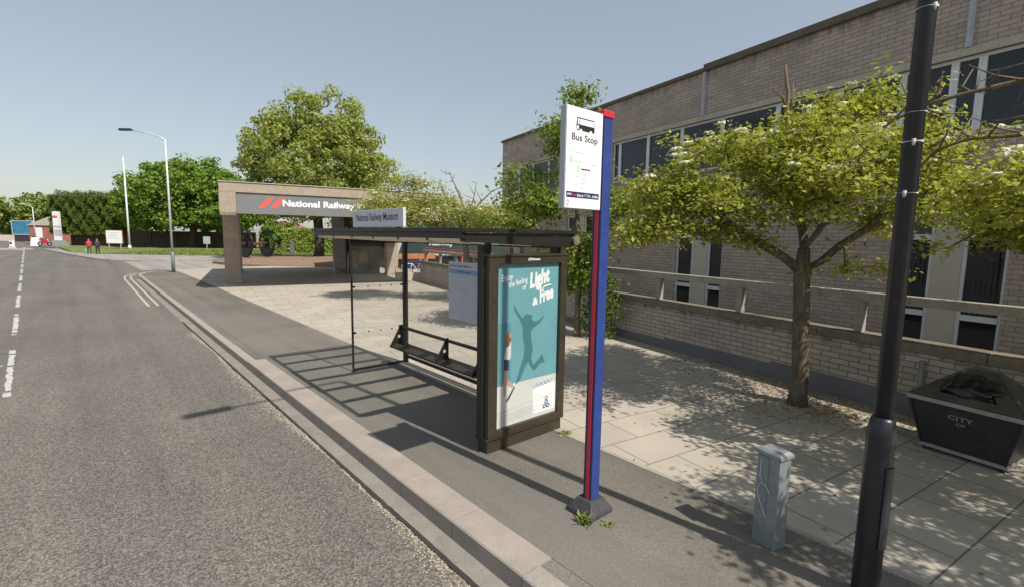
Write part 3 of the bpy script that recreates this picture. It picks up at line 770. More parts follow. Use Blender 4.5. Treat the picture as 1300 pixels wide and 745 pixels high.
# rear posts and rails
for y in (8.41, 6.36, 4.44):
    if y == 6.36: continue
    m = MB(); sbox(m, 4.62,4.70,y-0.04,y+0.04,0.0,2.42); m.build('post', BM, sh, bevel=0.004)
m = MB(); sbox(m,3.585,3.615,8.435,8.465,0.0,2.40); sbox(m,3.57,3.63,8.42,8.48,0,0.012); m.build('post', BM, sh)
m = MB(); sbox(m,4.635,4.685,4.48,8.37,0.13,0.18); m.build('rail', BM, sh)
m = MB(); sbox(m,4.60,4.72,4.40,8.45,0.001,0.028); m.build('base_rail', M['kerb_far'], sh)
m = MB(); sbox(m,4.665,4.71,4.35,8.46,2.36,2.42); m.build('head_rail', BM, sh)
m = MB(); sbox(m,3.615,4.63,8.435,8.465,2.355,2.385); m.build('head_rail', BR, sh)
m = MB(); sbox(m,3.60,4.63,8.43,8.47,0.02,0.055); m.build('base_rail', BM, sh)
m = MB(); sbox(m,3.625,4.615,8.444,8.454,0.06,2.35); sg = m.build('side_glass', M['shelterglass'], sh)
m = MB()
for z in (0.72, 1.56):
    for x in (3.91,4.15,4.38): m.tube([S(x,8.4395,z),S(x,8.4435,z)],0.016,10)
m.build('safety_dots', M['red'], sg)
for z in (0.72, 1.56):
    for x in (3.615,4.58): m = MB(); sbox(m,x,x+0.045,8.43,8.468,z-0.015,z+0.015); m.build('glass_clip', BM, sh)
for a, b in ((4.49,6.865),(6.875,8.365)):
    m = MB(); sbox(m,4.657,4.667,a,b,0.19,2.355); m.build('rear_glass', M['shelterglass'], sh)
# bench
bn = MB(); bn.tube([S(4.55,4.42,0.745),S(4.55,8.44,0.745)],0.03,10); be = bn.build('bench', BM, sh)
m = MB(); m.add([S(4.32,5.70,0.405),S(4.32,8.42,0.405),S(4.57,8.42,0.45),S(4.57,5.70,0.45),S(4.32,5.70,0.368),S(4.32,8.42,0.368),S(4.57,8.42,0.41),S(4.57,5.70,0.41)],[(0,1,2,3),(7,6,5,4),(0,4,5,1),(1,5,6,2),(2,6,7,3),(3,7,4,0)])
m.build('seat', M['bronze'], be)
for y in (8.36, 6.78, 5.76):
    m = MB(); o_ = [(4.57,0.79),(4.52,0.79),(4.31,0.425),(4.31,0.37),(4.57,0.37)]
    # triangular plate with a round hole, built as a ring of quads between the outline and the hole
    hc = (4.49,0.57); k = 20; hole = [(hc[0]+0.03*math.cos(2*math.pi*i/k), hc[1]+0.03*math.sin(2*math.pi*i/k)) for i in range(k)]
    def ray_out(a):
        best = 9
        for (x1,z1),(x2,z2) in zip(o_, o_[1:]+o_[:1]):
            dx,dz = math.cos(a),math.sin(a); ex,ez = x2-x1,z2-z1; den = dx*ez-dz*ex
            if abs(den) < 1e-9: continue
            t_ = ((x1-hc[0])*ez-(z1-hc[1])*ex)/den; u_ = ((x1-hc[0])*dz-(z1-hc[1])*dx)/den
            if t_ > 0 and -1e-6 <= u_ <= 1+1e-6: best = min(best, t_)
        return (hc[0]+best*math.cos(a), hc[1]+best*math.sin(a))
    angs = sorted([2*math.pi*i/k for i in range(k)] + [math.atan2(z-hc[1],x-hc[0]) % (2*math.pi) for x,z in o_])
    inn = [(hc[0]+0.03*math.cos(a), hc[1]+0.03*math.sin(a)) for a in angs]; outp = [ray_out(a) for a in angs]; q = len(angs)
    vs = [S(x,y-0.006,z) for x,z in inn+outp] + [S(x,y+0.006,z) for x,z in inn+outp]; fs = []
    for i in range(q):
        j = (i+1)%q; fs += [(i,j,q+j,q+i),(2*q+i,3*q+i,3*q+j,2*q+j),(q+i,q+j,3*q+j,3*q+i),(i,2*q+i,2*q+j,j)]
    m.add(vs, fs); m.build('bracket', BM, be)
# roof: edge beams, seven ribs and glazing
rf = MB()
sbox(rf,2.96,3.00,4.14,8.46,2.475,2.555)
rfo = rf.build('roof', BM, sh, bevel=0.004)
m = MB(); m.tube([S(4.70,4.10,2.47),S(4.70,8.46,2.47)],0.05,14); sbox(m,4.66,4.735,4.16,8.44,2.522,2.555); m.build('rear_gutter', BM, rfo)
m = MB(); m.tube([S(4.70,4.085,2.47),S(4.70,4.10,2.47)],0.058,14); m.tube([S(4.70,4.08,2.47),S(4.70,4.086,2.47)],0.035,12); m.build('end_cap', M['rib'], rfo)
for i in range(7):
    y = 4.19 + i*(8.40-4.19)/6
    m = MB()
    w = 0.05 if i in (0,6) else 0.034
    m.add([S(3.002,y-w,2.445),S(4.66,y-w,2.375),S(4.66,y+w,2.375),S(3.002,y+w,2.445),S(3.002,y-w,2.53),S(4.66,y-w,2.515),S(4.66,y+w,2.515),S(3.002,y+w,2.53)],[(0,1,2,3),(7,6,5,4),(0,4,5,1),(1,5,6,2),(2,6,7,3),(3,7,4,0)])
    m.build('rib', BM if i == 0 else M['rib'], rfo)
m = MB(); m.add([S(2.965,4.13,2.575),S(4.74,4.13,2.56),S(4.74,8.47,2.56),S(2.965,8.47,2.575),S(2.965,4.13,2.581),S(4.74,4.13,2.566),S(4.74,8.47,2.566),S(2.965,8.47,2.581)],[(0,1,2,3),(7,6,5,4),(0,4,5,1),(1,5,6,2),(2,6,7,3),(3,7,4,0)])
m.build('roof_glass', M['roofglass'], rfo)
m = MB(); sbox(m,2.955,4.74,4.105,4.128,2.55,2.592); sbox(m,2.955,4.74,8.472,8.495,2.55,2.592); sbox(m,2.938,2.954,4.105,8.495,2.545,2.592); m.build('edge_trim', BM, rfo, bevel=0.003)
# name board on the roof edge
nb = MB(); sbox(nb,2.945,2.985,5.35,6.82,2.605,2.835); nbo = nb.build('name_board', M['boardsilver'], rfo, bevel=0.004)
m = MB()
for y in (5.5,6.68): sbox(MB(),0,0,0,0,0,0) if False else sbox(MB(),2.95,2.98,y-0.015,y+0.015,2.56,2.604).build('bracket', BM, rfo)
lettering('National Railway Museum', 1.22, 0.135, M['navy'], nbo, S(2.9435,6.70,2.655), (0,-1,0), (0,0,1), bold=0.012)

# timetable behind the rear glass
tt = MB(); sbox(tt,4.632,4.652,5.885,6.865,1.12,2.08); tto = tt.build('timetable', M['boardsilver'], sh)
m = MB(); sbox(m,4.6295,4.6315,5.90,6.85,1.14,2.065); m.build('sheet', M['paper'], tto)
m = MB(); sbox(m,4.6275,4.629,5.90,6.84,1.88,1.955); m.build('header', M['paperblue'], tto)
m = MB(); r = np.random.default_rng(4)
for c_, (a, b) in enumerate([(6.83,6.60),(6.56,6.26),(6.22,5.93)]):
    z = 1.85
    while z > 1.18:
        if r.random() < 0.85:
            yb = a
            while yb > b+0.03:
                w = r.uniform(0.02,0.07); sbox(m,4.6285,4.629,max(b,yb-w),yb,z,z+0.007); yb -= w + r.uniform(0.008,0.03)
        z -= 0.017
sbox(m,4.6283,4.629,6.60,6.84,1.30,1.312); sbox(m,4.6283,4.629,6.28,6.55,1.60,1.608); sbox(m,4.6283,4.629,6.28,6.55,1.44,1.448)
m.build('small_print', M['greyink'], tto)
lettering('National Railway Museum', 0.60, 0.045, M['navy'], tto, S(4.628,6.82,1.985), (0,-1,0), (0,0,1), bold=0.01)
m = MB()
for a,b in ((6.60,6.52),(6.50,6.42),(6.40,6.33),(6.30,6.24)): sbox(m,4.6268,4.6274,b,a,1.912,1.926)
m.build('small_print', M['navy'], tto)
m = MB(); sbox(m,4.6275,4.629,5.92,5.99,1.985,2.04); m.build('emblem', M['ink'], tto)

# poster panel at the near end
pn = MB()
sbox(pn,3.34,4.62,4.22,4.36,0.17,2.27)
pno = pn.build('poster_panel', BM, sh, bevel=0.006)
m = MB(); sbox(m,3.36,4.60,4.19,4.37,0.0,0.155); m.build('plinth', BR, pno, bevel=0.006)
m = MB(); sbox(m,3.33,4.63,4.168,4.38,0.158,0.185); m.build('lower_ledge', BR, pno)
fr = MB(); x0,x1,z0,z1 = 3.345,4.615,0.19,2.275; ix0,ix1,iz0,iz1 = 3.475,4.505,0.262,2.195
y0,y1 = 4.160,4.219
for bx in ((x0,ix0,z0,z1),(ix1,x1,z0,z1)): sbox(fr,bx[0],bx[1],y0,y1,bx[2],bx[3])
sbox(fr,ix0,ix1,y0,y1,z0,iz0); sbox(fr,ix0,ix1,y0,y1,iz1,z1)
fro = fr.build('frame', BR, pno)
m = MB(); sbox(m,3.335,4.625,4.150,4.38,2.277,2.305); m.build('top_ledge', BR, pno, bevel=0.004)
m = MB(); sbox(m,3.39,3.43,4.24,4.31,2.306,2.44); m.build('hanger', BM, pno); m = MB(); sbox(m,4.53,4.57,4.24,4.31,2.306,2.44); m.build('hanger', BM, pno)
m = MB(); sbox(m,3.315,3.338,4.24,4.34,0.16,2.40); m.build('side_trim', BM, pno)
lettering('JCDecaux', 0.20, 0.036, M['white'], fro, S(3.93,4.159,2.222), (1,0,0), (0,0,1), bold=0.03)
W_, H_ = ix1-ix0, iz1-iz0
PU = lambda u, v, y: S(ix0+u*W_, y, iz1-v*H_)
def pos_poly(uv, y, mat, name, parent):
    m = MB(); m.add([PU(u,v,y) for u,v in uv], [tuple(range(len(uv)))])
    o = m.build(name, mat, parent)
    bm = bmesh.new(); bm.from_mesh(o.data); bmesh.ops.triangulate(bm, faces=bm.faces); bm.to_mesh(o.data); bm.free()
    return o
m = MB(); sbox(m,ix0-0.01,ix1+0.01,4.205,4.2185,iz0-0.01,iz1+0.01); po = m.build('poster', M['teal'], pno)
pos_poly([(0,0.738),(1,0.738),(1,1),(0,1)], 4.2044, M['poswhite'], 'poster_ground', po)
pos_poly([(0.0,0.905),(0.6,0.875),(0.6,0.888),(0.0,0.922)], 4.2040, M['posgrey'], 'poster_floor_edge', po)
pos_poly([(0,0.354),(0.262,0.354),(0.262,0.738),(0,0.738)], 4.2042, M['tealmid'], 'poster_doorway', po)
pos_poly([(0.235,0.354),(0.262,0.354),(0.262,0.735),(0.235,0.735)], 4.2041, M['teal'], 'poster_doorway', po)
sil = [(0.284,0.247),(0.301,0.273),(0.347,0.303),(0.414,0.339),(0.43,0.323),(0.472,0.313),(0.523,0.321),(0.576,0.328),(0.55,0.344),(0.586,0.364),(0.631,0.368),(0.693,0.359),(0.751,0.335),(0.757,0.346),(0.695,0.38),(0.606,0.401),(0.554,0.424),(0.547,0.458),(0.583,0.548),(0.557,0.600),(0.596,0.648),(0.70,0.612),(0.745,0.584),(0.773,0.626),(0.795,0.644),(0.709,0.648),(0.623,0.687),(0.585,0.680),(0.508,0.620),(0.462,0.651),(0.383,0.727),(0.327,0.747),(0.315,0.741),(0.369,0.667),(0.435,0.579),(0.449,0.523),(0.426,0.482),(0.419,0.445),(0.408,0.383),(0.357,0.338),(0.282,0.288),(0.273,0.258)]
pos_poly(sil, 4.2038, M['tealdark'], 'leaping_shadow', po)
wm = pos_poly([(0.2,0.462),(0.237,0.475),(0.235,0.573),(0.209,0.584),(0.144,0.58),(0.132,0.57),(0.158,0.508)], 4.2034, M['poswhite'], 'poster_figure', po)
pos_poly([(0.195,0.404),(0.224,0.412),(0.228,0.44),(0.235,0.455),(0.205,0.495),(0.173,0.505),(0.155,0.485),(0.166,0.435)], 4.2030, M['hair'], 'hair', wm)
pos_poly([(0.208,0.412),(0.226,0.418),(0.227,0.446),(0.208,0.442)], 4.2026, M['skin'], 'face', wm)
pos_poly([(0.133,0.574),(0.209,0.584),(0.207,0.649),(0.131,0.643)], 4.2030, M['denim'], 'shorts', wm)
pos_poly([(0.131,0.643),(0.178,0.648),(0.172,0.72),(0.165,0.797),(0.134,0.811),(0.124,0.763)], 4.2030, M['skin'], 'legs', wm)
pos_poly([(0.160,0.690),(0.236,0.726),(0.305,0.764),(0.298,0.776),(0.271,0.766),(0.165,0.735)], 4.2027, M['skin'], 'legs', wm)
pos_poly([(0.285,0.762),(0.305,0.766),(0.215,0.835),(0.165,0.850),(0.17,0.838)], 4.2024, M['denim'], 'shoe', wm)
pos_poly([(0.60,0.80),(0.99,0.79),(0.99,0.975),(0.615,0.975)], 4.2037, M['white'], 'offer_panel', po)
r = np.random.default_rng(9)
m = MB(); 
for (a,b,v0) in ((0.60,0.93,0.786),):
    pts = [PU(a+(b-a)*k/24, v0 + 0.010*math.sin(k*1.3) - 0.012*k/24, 4.2028) for k in range(25)]; m.tube(pts,0.004,5)
    pts = [PU(a+(b-a)*k/20, v0+0.016 + 0.006*math.sin(k*1.9+1) - 0.02*k/20, 4.2028) for k in range(17)]; m.tube(pts,0.0035,5)
m.build('scrawl', M['paleblue'], po)
m = MB()   # emblem: three rings piled in a triangle with a small tip
for (u,v) in ((0.80,0.945),(0.865,0.945),(0.832,0.917),(0.832,0.89)):
    c_ = PU(u,v,4.2030); m.tube([(c_[0]+0.024*math.cos(a),c_[1],c_[2]+0.021*math.sin(a)) for a in [2*math.pi*k/14 for k in range(15)]],0.007 if v>0.9 else 0.005,6)
m.build('emblem', M['blue'], po)
m = MB()
for v in (0.925,0.94,0.955,0.97):
    u = 0.06
    while u < 0.56:
        w = r.uniform(0.02,0.07); p0 = PU(u,v-0.06*(u-0.3)*0.5,4.2036); p1 = PU(u+w,v-0.06*(u+w-0.3)*0.5,4.2036); m.bar(p0,p1,0.001,0.009); u += w+0.012
for v in (0.86,0.88,0.93,0.955):
    u = 0.63
    while u < 0.76:
        w = r.uniform(0.02,0.05); m.bar(PU(u,v,4.2031),PU(u+w,v,4.2031),0.0008,0.006); u += w+0.012
m.build('small_print', M['greyink'], po)
tl = lambda s, u, v, w, h, rot, b=0.0, sh_=0.2: lettering(s, w*W_, h*H_, M['white'], po, PU(u,v,4.2025), (1,0,0), (0,0,1), bold=b, rot=R(rot), shear=sh_)
tl('Enjoy', 0.085,0.118,0.175,0.052,7,0.01)
tl('the feeling', 0.19,0.154,0.30,0.046,10,0.012)
tl('of', 0.40,0.163,0.07,0.034,10,0.01)
tl('Light', 0.525,0.188,0.36,0.125,12,0.05,0.35)
tl('&', 0.565,0.268,0.095,0.050,10,0.04)
tl('Free', 0.68,0.258,0.255,0.09,12,0.05,0.35)
m = MB(); m.tube([PU(0.70,0.166,4.2022),PU(0.78,0.148,4.2022),PU(0.86,0.142,4.2022),PU(0.88,0.150,4.2022)],0.008,6); m.build('flourish', M['white'], po)
m = MB(); sbox(m,ix0-0.005,ix1+0.005,4.184,4.188,iz0-0.005,iz1+0.005); m.build('cover_glass', M['posterglass'], pno)
for x in (3.40,4.56): MB().tube([S(x,4.155,0.232),S(x,4.161,0.232)],0.009,10).build('lock', BM, pno)

# ------------------------------------------------------------------ bus stop post
bs = empty('bus_stop', (3.36,2.67,0), 0, 'blue bus stop post with red stripe, red cap and white Bus Stop flag', 'bus stop')
Pq = lambda x,y,z: (x-3.36,y-2.67,z)
def pbox(mb,x0,x1,y0,y1,z0,z1,mi=0): return mb.box(x0-3.36,x1-3.36,y0-2.67,y1-2.67,z0,z1,mi=mi)
m = MB(); pbox(m,3.318,3.430,2.62,2.718,0.10,3.50); m.build('post', M['blue'], bs, bevel=0.006)
m = MB(); pbox(m,3.3125,3.3175,2.628,2.71,0.13,3.495); m.build('shaded_face', M['navy'], bs)  # navy plate: shade painted onto the road-side face of the blue post
m = MB(); pbox(m,3.3065,3.312,2.647,2.683,0.13,3.49); m.build('stripe', M['red'], bs)
m = MB(); pbox(m,3.300,3.438,2.612,2.726,3.502,3.56); m.build('cap', M['red'], bs, bevel=0.006)
m = MB(); m.frustum((-0.155,0.16,-0.145,0.145),(-0.085,0.10,-0.085,0.085),0.035,0.14); m.box(-0.155,0.16,-0.145,0.145,0,0.035); m.build('base', M['rubber'], bs, bevel=0.008)
m = MB(); pbox(m,2.858,3.305,2.632,2.690,2.735,3.525); fl = m.build('flag', M['signback'], bs, bevel=0.004)
m = MB(); pbox(m,2.862,3.301,2.627,2.6315,2.739,3.521); m.build('flag_face', M['signwhite'], fl)
fx0, fz1 = 2.862, 3.521
def FU(u,v,y=2.6265): return Pq(fx0+u*0.439, y, fz1-v*0.782)
def fpoly(uv,y,mat,name):
    m = MB(); m.add([FU(u,v,y) for u,v in uv],[tuple(range(len(uv)))]); return m.build(name,mat,fl)
bi = fpoly([(0.27,0.095),(0.74,0.095),(0.76,0.12),(0.76,0.222),(0.70,0.222),(0.69,0.208),(0.66,0.20),(0.63,0.208),(0.62,0.222),(0.42,0.222),(0.41,0.208),(0.38,0.20),(0.35,0.208),(0.34,0.222),(0.265,0.222),(0.25,0.17)],2.6262,M['ink'],'bus_symbol')
bm = bmesh.new(); bm.from_mesh(bi.data); bmesh.ops.triangulate(bm, faces=bm.faces); bm.to_mesh(bi.data); bm.free()
for a,b in ((0.285,0.33),(0.345,0.745)): fpoly([(a,0.107),(b,0.107),(b,0.163),(a,0.163)],2.6259,M['signwhite'],'bus_symbol')
fpoly([(0.27,0.175),(0.32,0.175),(0.32,0.212),(0.27,0.212)],2.6259,M['signwhite'],'bus_symbol')
fl_ = lambda s,u,v,w,h,mat,b=0.0: lettering(s,w*0.439,h*0.782,mat,fl,FU(u,v,2.6258),(1,0,0),(0,0,1),bold=b)
fl_('Bus Stop',0.14,0.345,0.72,0.088,M['ink'],0.012)
fl_('2',0.06,0.535,0.05,0.03,M['green'],0.02)
fpoly([(0.115,0.485),(0.175,0.485),(0.175,0.545),(0.115,0.545)],2.6262,M['green'],'route_mark')
fpoly([(0.315,0.565),(0.365,0.565),(0.365,0.635),(0.315,0.635)],2.6262,M['green'],'route_mark')
m = MB(); r = np.random.default_rng(6)
for (u0,u1,v) in ((0.22,0.40,0.532),(0.44,0.47,0.535),(0.62,0.82,0.548),(0.30,0.36,0.68),(0.43,0.58,0.66),(0.43,0.56,0.70),(0.30,0.36,0.74),(0.42,0.54,0.745),(0.16,0.50,0.44),(0.24,0.30,0.77),(0.42,0.50,0.79)):
    u = u0
    while u < u1:
        w = r.uniform(0.012,0.03); p0 = FU(u,v,2.6263); p1 = FU(u+w,v,2.6263); m.bar(p0,p1,0.0006,0.010); u += w+r.uniform(0.01,0.03)
m.build('small_print', M['greyink'], fl)
m = MB()
for a,b in ((0.42,0.50),(0.51,0.60),(0.61,0.67)): m.bar(FU(a,0.60,2.6263),FU(b,0.603,2.6263),0.0006,0.011)
m.build('small_print', M['ink'], fl)
fpoly([(0.03,0.835),(0.95,0.835),(0.95,0.895),(0.03,0.895)],2.6263,M['navy'],'web_band')
fl_('your',0.05,0.882,0.13,0.030,M['signwhite'],0.02); fl_('next',0.19,0.882,0.12,0.032,M['red'],0.03); fl_('bus at',0.33,0.882,0.17,0.032,M['signwhite'],0.02)
fl_('YORK',0.52,0.882,0.20,0.030,M['boardsilver'],0.01); fl_('.info',0.74,0.882,0.18,0.032,M['signwhite'],0.02)
m = MB(); c_ = FU(0.07,0.945,2.6262); m.tube([(c_[0]+0.013*math.cos(a),c_[1],c_[2]+0.018*math.sin(a)) for a in [2*math.pi*k/12 for k in range(13)]],0.003,5); m.bar((c_[0],c_[1],c_[2]-0.035),(c_[0],c_[1],c_[2]-0.027),0.008,0.004); m.build('emblem', M['greyink'], fl)

# ------------------------------------------------------------------ black lamp column
lc = empty('lamp_column', (4.0,0.70,0), 0, 'tall black lamp column with taped bands and a swollen door base beside the grey feeder pillar', 'lamp column')
m = MB(); m.tube([(0,0,0),(0,0,1.16),(0,0,1.20),(0,0,1.31),(0,0,1.335)],[0.083,0.083,0.088,0.072,0.058],24); m.build('base', M['column_black'], lc)
m = MB(); m.tube([(0,0,1.30),(0,0,5.0),(0,0,8.72),(-0.04,-0.005,8.80),(-0.12,-0.01,8.84)],[0.056,0.05,0.042,0.04,0.035],24); m.build('shaft', M['column_black'], lc)
m = MB(); m.tube([(-0.08,-0.006,8.825),(-1.5,-0.09,8.92),(-1.75,-0.105,8.93)],[0.032,0.026,0.024],12); m.build('arm', M['column_black'], lc)
m = MB(); m.add([(-1.62,-0.21,8.90),(-1.62,0.0,8.90),(-2.28,-0.03,8.93),(-2.28,-0.24,8.93),(-1.66,-0.19,9.00),(-1.66,-0.02,9.00),(-2.20,-0.06,9.01),(-2.20,-0.21,9.01)],[(0,3,2,1),(4,5,6,7),(0,1,5,4),(1,2,6,5),(2,3,7,6),(3,0,4,7)]); lh = m.build('lamp_head', M['column_black'], lc, bevel=0.02)
m = MB(); m.add([(-1.70,-0.19,8.895),(-1.70,-0.03,8.895),(-2.2,-0.06,8.915),(-2.2,-0.21,8.915),(-1.74,-0.17,8.87),(-1.74,-0.05,8.87),(-2.15,-0.08,8.885),(-2.15,-0.19,8.885)],[(0,3,2,1),(4,5,6,7),(0,1,5,4),(1,2,6,5),(2,3,7,6),(3,0,4,7)]); m.build('lens', M['lampglass'], lh)
m = MB()
dth = R(250)
pts0 = []
for k in range(9):
    a = dth + R(-28) + R(56)*k/8; pts0.append((0.091*math.cos(a),0.091*math.sin(a)))
for i in range(8):
    (xa,ya),(xb,yb) = pts0[i],pts0[i+1]
    m.add([(xa,ya,0.42),(xb,yb,0.42),(xb,yb,1.0),(xa,ya,1.0),(xa*0.86,ya*0.86,0.42),(xb*0.86,yb*0.86,0.42),(xb*0.86,yb*0.86,1.0),(xa*0.86,ya*0.86,1.0)],[(0,1,2,3),(4,7,6,5),(0,4,5,1),(3,2,6,7),(0,3,7,4),(1,5,6,2)])
m.build('door', M['column_black'], lc)
for z, h, k in ((2.82,0.012,0),(3.14,0.016,1),(3.32,0.012,2),(3.94,0.015,3)):
    m = MB(); m.tube([(0,0,z-h*0.6),(0.001,0,z),(0,0,z+h*0.5)],[0.0568,0.0572,0.0568],20,cap=False)
    if k in (0,1,3):
        a = R(175+20*k); m.tube([(0.052*math.cos(a),0.052*math.sin(a),z-0.03),(0.052*math.cos(a),0.052*math.sin(a),z+0.012)],[0.008,0.012],6)
    m.build('tape_band', M['tape'], lc)

# ------------------------------------------------------------------ grey feeder pillar
fp_ = empty('feeder_pillar', (4.14,1.40,0), R(-14), 'short grey metal feeder pillar with a pale scrawl on its front, beside the lamp column', 'utility cabinet')
m = MB(); m.frustum((-0.075,0.075,-0.10,0.10),(-0.072,0.072,-0.097,0.097),0.0,0.77); fpb = m.build('body', M['galv'], fp_, bevel=0.006)
m = MB(); m.frustum((-0.088,0.088,-0.114,0.114),(-0.086,0.086,-0.112,0.112),0.772,0.80); m.frustum((-0.086,0.086,-0.112,0.112),(-0.06,0.06,-0.085,0.085),0.80,0.822); m.build('cap', M['galv'], fp_, bevel=0.004)
m = MB(); m.box(-0.0785,-0.0755,-0.006,0.086,0.19,0.755); m.build('door', M['galv'], fp_)
m = MB(); m.tube([(-0.083,0.055,0.72),(-0.083,0.06,0.58),(-0.083,0.03,0.54)],0.004,5); m.tube([(-0.083,-0.035,0.46),(-0.083,0.0,0.52),(-0.083,0.045,0.53),(-0.083,0.073,0.47),(-0.083,0.06,0.40),(-0.083,0.0,0.28),(-0.083,-0.02,0.25)],0.004,5); m.build('scrawl', M['chalk'], fp_)

# ------------------------------------------------------------------ hooded waste container
bnr = empty('waste_container', bp(2.24,7.52), RZB, 'black hooded waste container lettered CITY with a bin bag stuffed in its open top', 'bin')
# local x along the wall, y to the road
m = MB(); m.frustum((-0.38,0.38,-0.30,0.30),(-0.50,0.50,-0.43,0.43),0.045,0.645); m.build('body', M['binblack'], bnr, bevel=0.008)
m = MB()
for b_ in ((-0.525,0.525,0.435,0.46),(-0.525,0.525,-0.46,-0.435),(-0.525,-0.50,-0.434,0.434),(0.50,0.525,-0.434,0.434)): m.box(b_[0],b_[1],b_[2],b_[3],0.635,0.685)
m.build('rim', M['binrim'], bnr, bevel=0.004)
m = MB(); ap = [(-0.22,-0.05),(0.22,-0.05),(0.22,-0.02),(-0.22,-0.02)]
top = [(-0.14,-0.10,1.02),(0.14,-0.10,1.02),(0.14,0.03,1.02),(-0.14,0.03,1.02)]
c4 = [(-0.515,-0.45,0.688),(0.515,-0.45,0.688),(0.515,0.45,0.688),(-0.515,0.45,0.688)]
# hood: side slopes and rear slope closed, road side slope with an opening
m.add(c4+top, [(4,5,6,7),(0,1,5,4),(1,2,6,5),(3,0,4,7)])
L0 = lambda u, v: tuple(np.array([(-0.515+1.03*u),0.45,0.688])*(1-v) + np.array([(-0.14+0.28*u),0.03,1.02])*v)
q = [L0(0,0),L0(1,0),L0(1,1),L0(0,1),L0(0.2,0.2),L0(0.78,0.2),L0(0.72,0.78),L0(0.28,0.78)]
m.add(q, [(0,1,5,4),(1,2,6,5),(2,3,7,6),(3,0,4,7)])
ho = m.build('hood', M['binlid'], bnr)
md = ho.modifiers.new('thickness','SOLIDIFY'); md.thickness = 0.012; md.offset = 1
for s_ in (-1,1):
    for q_ in (-1,1): MB().bar((0.375*s_,0.312*q_,0.06),(0.50*s_,0.446*q_,0.62),0.02,0.014).build('corner_strip', M['binblack'], bnr)
m = MB(); m.box(-0.395,0.395,0.306,0.325,0.05,0.09); m.box(-0.395,-0.385,-0.30,0.304,0.05,0.09); m.box(0.385,0.395,-0.30,0.304,0.05,0.09); m.build('lower_strip', M['binrim'], bnr)
for x in (-0.34,0.34):
    for y in (-0.26,0.26): MB().box(x-0.03,x+0.03,y-0.03,y+0.03,0.0,0.044).build('foot', M['binblack'], bnr)
sl = Vector((0,0.13,0.60)).normalized()
def onface(x,z): return (x, 0.30+0.13*(z-0.045)/0.60+0.004, z)
lettering('CITY', 0.23, 0.058, M['binrim'], bnr, onface(0.13,0.475), (-1,0,0), sl, bold=0.02)
lettering('OF', 0.085, 0.04, M['binrim'], bnr, onface(0.055,0.41), (-1,0,0), sl, bold=0.02)
lettering('YORK', 0.17, 0.035, M['rubber'], bnr, onface(0.10,0.355), (-1,0,0), sl, bold=0.01)
# bag
r = np.random.default_rng(2); bm = bmesh.new(); bmesh.ops.create_icosphere(bm, subdivisions=4, radius=1.0)
import mathutils
for v in bm.verts:
    c_ = v.co.copy(); nz = mathutils.noise.noise(c_*2.3)*0.22 + mathutils.noise.noise(c_*6)*0.10 + abs(mathutils.noise.noise(c_*4+Vector((3,1,2))))*0.14
    c_ *= 1+nz; v.co = Vector((c_.x*0.28, c_.y*0.20, c_.z*0.13))
me = bpy.data.meshes.new('bin_bag'); bm.to_mesh(me); bm.free(); me.materials.append(M['bag'])
for p in me.polygons: p.use_smooth = True
o = bpy.data.objects.new('bin_bag', me); COL.objects.link(o); o.location = bp(2.24,7.32,0.83); o.rotation_euler = (R(-30),0,RZB); tag(o, 'shiny black bin bag bulging from the opening of the waste container', 'bin bag')
